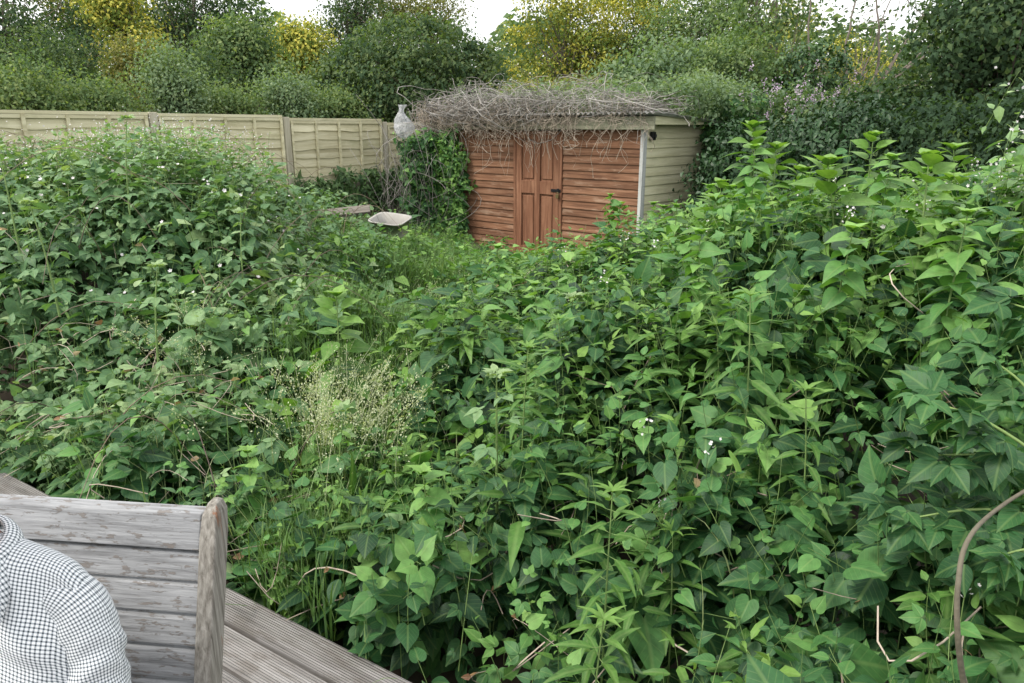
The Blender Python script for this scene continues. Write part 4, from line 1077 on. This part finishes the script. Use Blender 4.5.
# sapling at the right edge with a bent bare stem and large leaves
sap = empty("elder_sapling", P(1010, 1.55, .05)); sap_l = np.array(sap.location)
tag(sap, "bent bare stem and large bluish leaves at the right edge of the picture", "sapling")
def sp_(px, D, row): return P(px, D, z_of(D, row)) - sap_l
a = Acc(); main = smooth_path([sp_(966, 1.30, 700), sp_(958, 1.28, 640), sp_(958, 1.30, 585), sp_(968, 1.36, 540), sp_(1000, 1.48, 507), sp_(1060, 1.6, 470)], 30)
base_ = smooth_path([(-.05, -.2, -.05), tuple(sp_(966, 1.30, 700))], 4)
tube(a, np.vstack([base_[:-1], main]), np.linspace(.0065, .0038, 33), .5, sides=10); a.build("stem", M['twig'], sap, smooth=True)
a = Acc()
for (pa, pb) in [((1060, 1.6, 470), (905, 1.72, 395)), ((1060, 1.7, 480), (930, 1.7, 455)), ((1060, 1.7, 440), (985, 1.8, 355)), ((1060, 1.6, 520), (900, 1.7, 520)), ((1080, 1.5, 560), (985, 1.5, 560)), ((1090, 1.7, 360), (1000, 1.95, 300))]:
    A_, B_ = sp_(*pa), sp_(*pb); pth = smooth_path([A_, (A_ + B_) / 2 + [0, 0, .03], B_], 12); tube(a, pth, np.linspace(.005, .002, 12), .8, 1, 5)
    d_ = nrm(B_ - A_); K = 9; ss = np.linspace(.25, 1, K)
    pos = A_ + (B_ - A_) * ss[:, None] + np.array([0, 0, .02])
    sidev = nrm(np.cross(d_, [0, 0, 1.]))
    for sgn in (1, -1):
        tp_ = nrm(d_ * .5 + sidev * sgn * .7 + [0, -.1, -.25] + rng.normal(0, .38, (K, 3)))
        place(a, TRI, pos + rng.normal(0, .012, pos.shape), tp_, nrm(np.array([0, -.35, 1.]) + rng.normal(0, .38, (K, 3))), rng.uniform(.07, .15, K), rng.uniform(.1, .55, K), 0)
a.build("foliage", [M['heart'], M['green_stem']], sap)
# blossom spray at the right edge
a = Acc(); bl = empty("blossom_bush", P(1010, 3.1, .3)); bl_l = np.array(bl.location); tag(bl, "bush with dense small white blossom at the right edge below the dark tree", "bush")
K = 130; c_ = P(1015, 3.1, z_of(3.1, 215)) - bl_l; pos = c_ + rng.normal(0, 1, (K, 3)) * [.16, .2, .22] - [0, 0, .25]
ax_ = nrm(rng.normal(0, .5, (K, 3)) + [-.3, -.3, .9]); sprigs(a, pos, ax_, .25, 8, .05, OVATE_LO, rng.uniform(.4, .9, K)); a.build("foliage", [M['bramble'], M['green_stem']], bl)
a = Acc(); K = 900; cc = pos[rng.integers(0, len(pos), K)] + rng.normal(0, .05, (K, 3)) + [0, -.03, .20]
nn = nrm(rng.normal(0, 1, (K, 3)) + [0, -.8, .8]); e1, _e = tangent(nn); place(a, FIVE, cc, e1, nn, rng.uniform(.008, .016, K), rng.uniform(0, 1, K)); a.build("blossom", M['petal'], bl)

# ------------------------------------------------------------------ tub, plank, plastic bag
M['tub'] = plain("grey_white_plastic", (.30, .29, .27), rough=.6, nscale=8, var=.25)
tp0 = P(392, 8.7, z_of(8.7, 234)); tub = empty("plastic_tub", tp0, rad(-25)); tag(tub, "grey white open plastic tub half sunk in the weeds left of the shed", "tub")
def rrect(hx, hy, z, n=40, p=5):
    th = np.arange(n) / n * 2 * pi; c_, s_ = np.cos(th), np.sin(th); rr_ = (np.abs(c_) ** p + np.abs(s_) ** p) ** (-1 / p)
    return np.stack([hx * c_ * rr_, hy * s_ * rr_, np.full(n, z)], -1)
rings = [rrect(.17, .12, 0), rrect(.215, .15, .19), rrect(.235, .17, .195), rrect(.235, .17, .18), rrect(.225, .16, .18), rrect(.21, .145, .19), rrect(.165, .115, .01)]
a = Acc(); V = np.concatenate(rings); ii = np.arange(len(V)).reshape(len(rings), 40)
order = [0, 1, 3, 2, 5, 6]
fs = []
for r0, r1 in zip(order[:-1], order[1:]): fs.append(np.stack([ii[r0], np.roll(ii[r0], -1), np.roll(ii[r1], -1), ii[r1]], -1))
a.add(V, np.concatenate(fs)); n0 = len(V)
a.add(np.vstack([rings[6], [[0, 0, .01]]]), np.array([[i, (i + 1) % 40, 40] for i in range(40)])); a.add(np.vstack([rings[0], [[0, 0, 0]]]), np.array([[(i + 1) % 40, i, 40] for i in range(40)]))
a.build("shell", M['tub'], tub, smooth=True)
tub.rotation_euler = (rad(14), rad(4), rad(-25))
M['oldwood'] = wood_mat("old_grey_plank", [(.3, (.08, .07, .06)), (.5, (.15, .135, .115)), (.7, (.23, .21, .185))], axis=0, fine=30)
a = Acc(); box(a, -.42, .42, -.09, .09, -.02, .02, tint=.5); pk = bevel(a.build("old_plank", M['oldwood']), .006, 2); pk.location = tuple(P(335, 9.0, z_of(9.0, 213))); pk.rotation_euler = (rad(22), rad(-5), rad(10))
tag(pk, "weathered grey plank lying in the weeds below the fence left of the tub", "plank")
# bag
M['bag'], n_, l_, b_ = new_mat("clear_plastic_film")
b_.inputs["Base Color"].default_value = (.55, .56, .58, 1); b_.inputs["Roughness"].default_value = .25
tcb = n_.new("ShaderNodeTexCoord"); nzb = n_.new("ShaderNodeTexNoise"); nzb.inputs["Scale"].default_value = 22; l_.new(tcb.outputs["Object"], nzb.inputs["Vector"])
bpb = n_.new("ShaderNodeBump"); bpb.inputs["Strength"].default_value = .9; bpb.inputs["Distance"].default_value = .03; l_.new(nzb.outputs[0], bpb.inputs["Height"]); l_.new(bpb.outputs[0], b_.inputs["Normal"])
trb = n_.new("ShaderNodeBsdfTransparent"); mxb = n_.new("ShaderNodeMixShader"); mxb.inputs[0].default_value = .5; l_.new(b_.outputs[0], mxb.inputs[1]); l_.new(trb.outputs[0], mxb.inputs[2]); l_.new(mxb.outputs[0], n_["Material Output"].inputs[0])
bgp = P(403, 11.0, z_of(11.0, 137)); a = Acc(); nr, ns = 18, 26; V = []
for i in range(nr):
    t = i / (nr - 1); rr_ = float(np.interp(t, [0, .08, .3, .55, .75, .85, 1], [.02, .17, .22, .17, .07, .04, .09]))
    for j in range(ns):
        th = 2 * pi * j / ns; k_ = 1 + .16 * sin(5 * th + 3 * t) + .10 * sin(9 * th - 4 * t + 1) + rng.normal(0, .02)
        V.append([rr_ * cos(th) * k_ + .03 * sin(7 * t), rr_ * sin(th) * k_ * .6 + .02 * sin(9 * t + th), t * .52 + .03 * sin(3 * th) * (1 - t)])
ii = np.arange(nr * ns).reshape(nr, ns); a.add(V, np.stack([ii[:-1], np.roll(ii[:-1], -1, 1), np.roll(ii[1:], -1, 1), ii[1:]], -1).reshape(-1, 4))
o = a.build("plastic_bag", M['bag'], smooth=True); o.scale = (.62, .62, .85); o.location = tuple(bgp); tag(o, "crumpled clear plastic bag caught in dead vines between fence end and shed roof", "bag")

# ------------------------------------------------------------------ dead vine over the shed roof, ivy on its flanks
a = Acc()
N = 1500; K = 9; ts = np.linspace(0, 1, K)
u = rng.uniform(-.55, W_SH + .30, N); thick = np.interp(u, [-.75, -.3, 2.6, W_SH, W_SH + .35], [.16, .22, .19, .13, .08])
v = rng.uniform(-.24, .35, N); z0 = HW + .20 + thick * rng.uniform(0, 1, N) ** 1.6
z0 = np.where(u < -.25, z0 - rng.uniform(0, .45, N), z0)
st_ = SH(u, v, z0); az = rng.uniform(0, 2 * pi, N); Ls = rng.uniform(.25, .9, N)
dirv = np.stack([np.cos(az), np.sin(az), rng.normal(0, .35, N)], -1); cur = rng.normal(0, .30, (N, 3)) * [1, 1, .7]
pth = st_[:, None] + dirv[:, None] * (Ls[:, None] * (ts - .4))[..., None] + cur[:, None] * (4 * ts * (1 - ts))[None, :, None] * Ls[:, None, None]
pth += rng.normal(0, .012, pth.shape)
k_ = ~((u[:, None] > 1.9) & (pth[..., 2] < HW + .17)).any(1) | (rng.uniform(0, 1, N) < .12); pth = pth[k_]; N = len(pth)
tubes(a, pth, rng.uniform(.0018, .0050, (N, 1)), rng.uniform(.0, 1, N), 0, 3)
# hanging strands down the front
N = 560; u = np.concatenate([rng.uniform(-.6, 2.3, 490), rng.uniform(2.2, W_SH + .15, 70)]); v = rng.uniform(-.30, -.13, N)
drop = rng.gamma(1.6, .13, N); drop = np.minimum(drop, .75); z0 = HW + rng.uniform(.12, .42, N)
p0 = SH(u, v, z0); p3 = SH(u + rng.normal(0, .14, N), v + rng.normal(0.03, .03, N).clip(-.1, .08), HW + .12 - drop)
wob = rng.normal(0, .05, (N, 2))
pth = p0[:, None] * (1 - ts)[None, :, None] + p3[:, None] * ts[None, :, None]
pth += SH(0, 0, 0) * 0 + (UX[0] * 0)
sw = (wob[:, :1] * np.sin(ts * 5 + 1)[None] + wob[:, 1:] * np.sin(ts * 11)[None])
pth[..., 0] += sw * UX[0]; pth[..., 1] += sw * UX[1]
hook = np.clip(ts - .8, 0, 1) * 5
pth[..., 2] += (rng.uniform(-.02, .10, N)[:, None] * hook[None] ** 2)
tubes(a, pth, rng.uniform(.0016, .0036, (N, 1)), rng.uniform(.2, .9, N), 1, 3)
o = a.build("dead_vines", [M['dry_grey'], M['dry_stem']]); tag(o, "grey tangle of dead vines lying on the shed roof and hanging over its eaves", "dead vines", kind='stuff')
# grass and moss growing on the roof
a = Acc(); N = 5200; u = rng.normal(1.5, .9, N).clip(-.2, W_SH - .3); v = rng.uniform(-.05, 1.7, N); p_ = SH(u, v, HW + .18 - v * .06)
h = rng.uniform(.15, .55, N) * np.interp(u, [-.2, .5, 1.6, 3.3], [.5, .8, 1, .8]); blades(a, p_[:, 0], p_[:, 1], p_[:, 2], h, .004, rng.uniform(.4, 1, N), lean=.5)
o = a.build("roof_grass", M['grass']); tag(o, "yellowish grass growing behind the dead vines on the shed roof", "grass", kind='stuff')
def _later(): pass
def clad(name, label, base_pts, nsp, leafm, size, axisb, cat="ivy", tint=.5, L=.22, tpl=HEART_LO, K=7, hang=.7):
    a = Acc(); m = len(base_pts); ii = rng.integers(0, m, nsp)
    pos = base_pts[ii] + rng.normal(0, .05, (nsp, 3)); ax_ = nrm(np.array(axisb) + rng.normal(0, .45, (nsp, 3)))
    sprigs(a, pos, ax_, L, K, size, tpl, np.clip(tint + rng.normal(0, .15, nsp), 0, 1), hang=hang, up=.35)
    o = a.build(name, [leafm, M['green_stem']]); tag(o, label, cat, kind='stuff'); return o
uu = rng.uniform(-.30, .24, 500); zz_ = rng.uniform(.1, 1.0, 500) ** .8 * 1.75
zz_ = np.where(uu > .1, zz_ * .9, zz_); clad("bindweed_curtain", "green bindweed hanging down the left corner of the shed", SH(uu, np.where(uu > 0, -.10, rng.uniform(-.25, .4, 500)), zz_), 620, M['heart'], .075, (-.1, -.7, .2), "bindweed", .62)
vv = rng.uniform(1.25, 2.6, 500); clad("ivy_curtain", "dark ivy and bindweed hanging beside the cream side of the shed", SH(W_SH + rng.uniform(.05, .5, 500), vv, rng.uniform(.1, 2.2, 500)), 900, M['heart'], .075, (.2, -.7, .2), "ivy", .35)
clad("roof_creeper", "grey green creeper and weeds growing on the back of the shed roof", SH(np.where(np.arange(600) < 440, rng.uniform(-.3, W_SH + .2, 600), rng.uniform(W_SH - .1, W_SH + .55, 600)), rng.uniform(.25, 1.9, 600), HW + .12 + rng.uniform(0, .40, 600)), 1300, M['tree_grey'], .05, (0, -.3, 1), "creeper", .5, tpl=OVATE_LO, hang=.2)
# ivy on the fence foot
xs_ = rng.uniform(-.1, PW * 1.6, 400); b_ = np.stack([FA[0] + FD[0] * xs_ - FN[0] * .15, FA[1] + FD[1] * xs_ - FN[1] * .15, rng.uniform(.7, 1.18, 400) - .08 * (xs_ < .7)], -1)
clad("fence_ivy", "ivy creeping along the foot of the fence panel next to the shed", b_, 620, M['ivy'], .06, (.3, -.8, .4), "ivy", .85)
# dark upright stuff between fence end and shed
b_ = np.stack([rng.uniform(-1.6, -1.0, 400), rng.uniform(11.2, 12.0, 400), rng.uniform(.3, 1.7, 400)], -1)
clad("nook_ivy", "ivy and stems in the dark gap between fence end and shed", b_, 900, M['heart'], .075, (.1, -.8, .3), "ivy", .35)
a = Acc(); N = 110; p0 = np.stack([rng.uniform(-1.95, -.95, N), rng.uniform(10.9, 11.7, N), rng.uniform(.2, 1.0, N)], -1); tl = rng.normal(0, .25, (N, 3)) + [0, 0, .9]
pth = p0[:, None] + tl[:, None] * ts[None, :, None] + rng.normal(0, .25, (N, 1, 3)) * (4 * ts * (1 - ts))[None, :, None]
tubes(a, pth, rng.uniform(.002, .0045, (N, 1)), rng.uniform(0, .6, N), 0, 3); o = a.build("dead_stems", M['dry_grey']); tag(o, "dead stems standing in the gap left of the shed", "dead stems", kind='stuff')

# ------------------------------------------------------------------ trees and shrubs
def tree(name, label, cat, base, blobs, nclump, per, lsize, leafm, barkm, group=None, tr=.12, clump=.28, tint=.5, limbs=18, flat=.7, trunks=None, shell=.45, tpl=SIMPLE, holes=.0, upn=.9):
    """blobs: (dx,dy,dz,rx,ry,rz) relative to base. Crown = many leaf clumps; trunk with limbs reaching into them"""
    root = empty(name, base); tag(root, label, cat, group)
    B = np.array(blobs, float); vol = B[:, 3] * B[:, 4] * B[:, 5]; pick = rng.choice(len(B), nclump, p=vol / vol.sum())
    d = nrm(rng.normal(0, 1, (nclump, 3))); rr_ = rng.uniform(shell, 1, nclump) ** .7
    c = B[pick, :3] + d * rr_[:, None] * B[pick, 3:]
    if holes > 0:
        f_ = np.sin(c[:, 0] * 2.1 + 3) * np.sin(c[:, 2] * 2.4 + 1) * np.sin(c[:, 1] * 1.6 + 2)
        k = f_ > -holes_thr(holes); c = c[k]; d = d[k]
    m = len(c)
    # limbs
    a = Acc(); cen = B[:, :3].mean(0); zlow = (B[:, 2] - B[:, 5]).min()
    tk = trunks or [((0, 0, 0), (cen[0] * .3, cen[1] * .3, max(.3, zlow)), tuple(cen))]
    for t_ in tk:
        pth = smooth_path(np.array([(0, 0, -.1) if i == 0 and False else p for i, p in enumerate(t_)]), 16); pth = pth + np.concatenate([[[0, 0, 0]], rng.normal(0, tr * .35, (15, 3))])
        tube(a, pth, np.linspace(tr, tr * .25, 16), .5, sides=8)
    tp0 = smooth_path(np.array(tk[0]), 16)
    sel = rng.choice(m, min(limbs * 3, m), replace=False)
    st_ = tp0[rng.integers(5, 16, len(sel))]; en = c[sel]
    midp = (st_ + en) / 2 + rng.normal(0, .12, en.shape) + [0, 0, -.1]
    ts_ = np.linspace(0, 1, 7)[None, :, None]
    pth = st_[:, None] * (1 - ts_) ** 2 + 2 * midp[:, None] * ts_ * (1 - ts_) + en[:, None] * ts_ ** 2
    tubes(a, pth, (tr * .28 * (1.05 - ts_[..., 0])), rng.uniform(.2, .9, len(sel)), 0, 4)
    a.build("trunk", barkm, root, smooth=True)
    a = Acc(); per_ = np.maximum(3, rng.normal(per, per * .3, m).astype(int)); ii = np.repeat(np.arange(m), per_)
    off = rng.normal(0, 1, (len(ii), 3)) * clump * [1, 1, flat]; off = off * rng.uniform(.5, 1.4, m)[ii][:, None]; off = np.clip(off, -2.0 * clump, 2.0 * clump)
    pos = c[ii] + off
    on = nrm(d[ii] * .7 + nrm(off) * .5 + np.array([0, 0, upn]) + rng.normal(0, .45, pos.shape)); e1, e2 = tangent(on)
    az = rng.uniform(0, 2 * pi, len(ii)); tp_ = e1 * np.cos(az)[:, None] + e2 * np.sin(az)[:, None] + np.array([0, 0, -.35])
    tn = np.clip(tint + rng.normal(0, .24 if leafm == M['tree_sunlit'] else .17, m)[ii] + rng.normal(0, .12, len(ii)), 0, 1)
    place(a, tpl, pos, tp_, on, lsize * rng.uniform(.6, 1.3, len(ii)), tn)
    a.build("crown", leafm, root)
    return root
def holes_thr(h): return 1 - 2 * h if h < .5 else 0

def at(px, D): p_ = P(px, D, 1.0); g = float(ground_z(p_[0], p_[1])); return (p_[0], p_[1], g)
def blob(base, px, D, row, rx, rz_, ry=None):
    p_ = P(px, D, z_of(D, row)); return (p_[0] - base[0], D - base[1], p_[2] - base[2], rx, ry if ry else rx * .8, rz_)

GT = "trees beyond the garden"
b = at(415, 16); tree("ivy_dome_tree", "dense rounded dark green bush shaped like a dome behind the fence end", "bush", b,
     [blob(b, 415, 16, 82, 1.7, 1.25, 1.5), blob(b, 370, 16, 95, 1.2, 1.0), blob(b, 465, 16, 90, 1.0, 1.05), blob(b, 400, 16, 110, 1.9, 1.3)], 1500, 26, .085, M['tree_dark'], M['bark'], None, .14, .13, tint=.62, shell=.85, limbs=10, tpl=SIMPLE)
# trees with yellow sunlight put into their leaf colour
for (px, D, bl_, lab) in [
    (560, 23, [(560, 23, 5, 1.2, 1.3), (590, 23, 45, 1.2, 1.0), (620, 23, 15, .8, .8), (515, 23, 40, .6, .7), (535, 23, 75, .8, .9)], "tree coloured sunlit yellow directly behind the dome bush and shed"),
    (640, 25, [(660, 24, 8, 1.3, 1.5), (690, 25, 60, 1.1, 1.0), (610, 25, -10, 1.3, 1.2)], "tree coloured sunlit yellow above the right half of the shed roof"),
    (800, 26, [(785, 26, 25, 1.0, 1.2), (850, 26, 72, 1.3, 1.2), (770, 26, 90, 1.3, 1.2)], "tree coloured sunlit yellow green seen through bare branches on the right"),
    (300, 20, [(298, 20, 48, .7, .6), (285, 20, 62, .6, .5)], "small tree coloured sunlit yellow above the middle of the fence"),
    (140, 17, [(115, 17, 8, .6, .5), (140, 17, 38, .45, .35)], "tree coloured in sunlit yellow dapples above the left of the fence")]:
    b = at(px, D); tree("sunlit_tree", lab, "tree", b, [blob(b, *q_) for q_ in bl_], 230 if D > 18 else 90, 52, .085, M['tree_sunlit'], M['bark_pale'], GT, .10, .24, tint=.42, shell=.2, limbs=14)
# green trees of the back row
for (nm, px, D, bl_, mt, lab, nc) in [
    ("leafy_tree", 20, 19, [(10, 19, 10, 2.2, 2.0), (60, 19, 60, 1.6, 1.2), (-60, 19, 40, 2, 2)], 'tree_dark', "dark tree in the top left corner", 520),
    ("leafy_tree", 200, 21, [(190, 21, -10, 2.2, 1.7), (215, 21, 40, 1.8, 1.3), (160, 21, 55, 1.4, 1)], 'tree_dark', "dark tree above the fence left of the dome bush", 460),
    ("leafy_tree", 250, 17, [(240, 17, 48, .8, .6), (205, 17, 78, .9, .5), (275, 17, 84, .8, .45)], 'tree_mid', "mid green spreading tree right behind the fence", 380),
    ("leafy_tree", 350, 24, [(352, 24, -10, .8, 1.2), (360, 24, 40, 1.6, 1.3)], 'tree_dark', "dark trunked tree rising behind the dome bush", 240),
    ("leafy_tree", 610, 22, [(610, 24, 60, 1.4, 1.0), (640, 24, 40, 1.0, .9), (560, 24, 78, 1.2, .8)], 'tree_mid', "green tree between the two yellow trees", 330),
    ("leafy_tree", 690, 19, [(690, 19, 40, 1.5, 1.3), (730, 19, 20, 1.2, 1.3), (740, 19, 80, 1.4, 1.2)], 'tree_mid', "green tree above the right end of the shed", 360),
    ("willow_tree", 690, 14, [(670, 14, 85, 1.0, .75), (720, 14, 90, .9, .8), (620, 14, 95, .8, .5)], 'tree_grey', "grey green willow like shrub rising behind the shed roof", 420),
    ("leafy_tree", 440, 26, [(425, 26, 15, 1.4, .9), (480, 26, 62, .9, .6), (380, 26, 5, 1.3, 1.0)], 'tree_brown', "olive brown tree top peeping over the dome bush", 230),
    ("leafy_tree", 80, 24, [(70, 24, -20, 2.4, 1.6), (130, 24, 30, 2.0, 1.6)], 'tree_brown', "olive tree behind the top left corner trees", 320),
    ]:
    b = at(px, D); tree(nm, lab, "tree", b, [blob(b, *q_) for q_ in bl_], int(nc * .8), 50, .085, M[mt], M['bark_pale'], GT, .10, .22, tint=.5, limbs=36, shell=.2)
# right side trees
b = at(985, 9.5); tree("hazel_tree", "big dark tree overhanging the right of the garden", "tree", b,
     [blob(b, 985, 9.5, 60, 1.05, .9), blob(b, 1040, 9.0, 20, 1.3, 1.2), blob(b, 900, 9.8, 105, .75, .45), blob(b, 1010, 9, 130, .9, .6), blob(b, 955, 9.6, 20, .6, .45)], 620, 36, .07, M['tree_dark'], M['bark'], GT, .11, .15, tint=.45, shell=.15, upn=.6)
b = at(815, 12.5); tree("ivy_covered_stump", "round ivy covered tree in front of the bare branches", "tree", b, [blob(b, 812, 12.5, 80, .55, .55), blob(b, 800, 12.5, 115, .7, .5)], 330, 26, .075, M['ivy'], M['bark'], GT, .12, .11, tint=.6, shell=.8)
b = at(850, 13.5); root = tree("bare_branched_tree", "sparse tree with bare spreading branches against the white sky", "tree", b, [blob(b, 900, 13.5, 40, 1.2, .9), blob(b, 850, 13.5, 25, .8, .8)], 90, 10, .075, M['tree_dark'], M['bark_pale'], GT, .030, .22, limbs=14,
     trunks=[((0, 0, 0), (-.3, 0, 1.4), (-.1, 0, 2.4), (.5, 0, 4.6)), ((-.2, 0, 1.6), (.3, 0, 2.6), (1.2, .1, 4.2)), ((-.2, 0, 1.8), (.5, 0, 2.7), (2.3, .1, 4.4)), ((.1, 0, 2.3), (.9, 0, 3.0), (1.9, 0, 3.6)), ((0, 0, 2.2), (.7, .1, 3.3), (1.5, .1, 4.9)), ((-.3, 0, 1.4), (-.9, .1, 3.0), (-1.1, 0, 4.8)), ((.2, 0, 2.4), (.2, 0, 3.4), (-.1, 0, 4.6)), ((-.1, 0, 2.0), (-.35, 0, 3.4), (.0, 0, 5))])
b = at(760, 15); tree("slender_tree", "slender pale trunked tree with yellow green leaves right of the shed", "tree", b, [blob(b, 770, 15, 0, .8, .9), blob(b, 745, 15, 50, .7, .7)], 130, 22, .09, M['tree_mid'], M['bark_pale'], GT, .05, .22, trunks=[((.1, 0, 0), (.15, 0, 1.8), (.1, 0, 3.2), (-.1, 0, 5)), ((.12, 0, 1.6), (-.5, 0, 2.2), (-.9, 0, 3.0)), ((.1, 0, 2.5), (-.3, 0, 3.6), (-.4, 0, 4.8))])
# hedge on the right and behind the shed: shrubs one can tell apart
for (px, D, row, rx, rz_, mt, lab, sz, tn) in [
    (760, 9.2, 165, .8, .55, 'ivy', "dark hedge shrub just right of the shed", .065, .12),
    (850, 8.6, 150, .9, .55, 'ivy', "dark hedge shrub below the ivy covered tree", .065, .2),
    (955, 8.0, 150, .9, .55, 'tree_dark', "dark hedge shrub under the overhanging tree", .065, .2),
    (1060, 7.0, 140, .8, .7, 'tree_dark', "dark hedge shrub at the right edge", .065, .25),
    (715, 11.8, 110, .7, .5, 'tree_grey', "loose grey green shrub touching the shed's back corner", .055, .5),
    (880, 9.8, 120, .8, .5, 'tree_dark', "mid green leafy shrub in the middle of the hedge", .07, .5),
    (800, 10.5, 120, .8, .4, 'tree_mid', "green shrub with pale lilac flowers right of the shed", .055, .4),
    (740, 13, 70, .9, .7, 'tree_mid', "feathery green shrub behind the shed's right end", .06, .5),
    (560, 13.6, 98, 1.3, .40, 'tree_brown', "dry yellowish bush showing over the shed roof", .05, .7)]:
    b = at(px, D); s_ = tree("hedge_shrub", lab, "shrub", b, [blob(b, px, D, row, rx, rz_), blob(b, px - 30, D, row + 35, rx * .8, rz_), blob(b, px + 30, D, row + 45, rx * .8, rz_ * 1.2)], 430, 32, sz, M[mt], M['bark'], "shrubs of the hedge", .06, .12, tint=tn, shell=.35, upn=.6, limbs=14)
    if 'lilac' in lab:
        a = Acc(); K = 70; c_ = np.array(blob(b, px + 15, D - .4, row - 18, 1, 1)[:3]) + rng.normal(0, 1, (K, 3)) * [.42, .2, .16]
        for k in range(14):
            place(a, PETAL, c_ + rng.normal(0, 1, (K, 3)) * [.015, .015, .04], nrm(rng.normal(0, 1, (K, 3))), nrm(rng.normal(0, 1, (K, 3)) + [0, -1, 0]), np.full(K, .022), rng.uniform(0, 1, K))
        a.build("blossom", M['lilac'], s_)
# growth just beyond the fence
for i, (px, D, row, rx, rz_, mt, lab) in enumerate([
    (20, 10.8, 88, .7, .40, 'tree_mid', "leafy shrub beyond the left end of the fence"),
    (95, 11.6, 99, .6, .18, 'tree_mid', "leafy shrub beyond the fence near the tall bramble spray"),
    (165, 12.6, 76, .45, .48, 'tree_grey', "pale leafy shrub beyond the fence panels"),
    (225, 13.4, 101, .6, .16, 'tree_mid', "low green shrub beyond the fence left of the grey post"),
    (285, 14.0, 94, .5, .30, 'tree_grey', "low grey green shrub beyond the fence above the grey post"),
    (335, 14.4, 104, .5, .16, 'tree_mid', "small green shrub beyond the fence beside the dome bush"),
    (190, 15.0, 68, 1.0, .45, 'tree_dark', "dark shrub under the spreading tree beyond the fence"),
    (50, 14.5, 55, 1.2, .5, 'tree_dark', "dark shrub under the top left tree"),
    (135, 14.0, 60, .5, .35, 'tree_brown', "brownish bare twigged shrub beyond the fence")]):
    b = at(px, D); tree("field_shrub", lab, "shrub", b, [blob(b, px, D, row, rx, rz_), blob(b, px + 15, D, row + 25, rx, rz_)], 300, 26, .055, M[mt], M['bark_pale'], "shrubs beyond the fence", .03, .17, tint=.6, shell=.1, limbs=14)
# far wood closing the view
a = Acc(); N = 46000; xx = rng.uniform(-26, 26, N); yy = rng.uniform(27, 34, N)
topz = 4.7 + .8 * np.sin(xx * .55 + 1) + .6 * np.sin(xx * 1.3) + .4 * np.sin(xx * 2.9 + 2)
zz_ = 1.0 + (topz - 1.0) * rng.uniform(0, 1, N) ** .8
nn = nrm(rng.normal(0, .6, (N, 3)) + [0, -.7, .7]); e1, _e = tangent(nn)
place(a, SIMPLE, np.stack([xx, yy, zz_], -1), e1, nn, rng.uniform(.2, .36, N), np.clip(.4 + .3 * np.sin(xx * 1.7) * np.sin(zz_ * 2) + rng.normal(0, .15, N), 0, 1), 0)
o = a.build("far_wood", [M['tree_mid']]); tag(o, "distant green wood closing the view behind all the trees", "wood", kind='stuff')
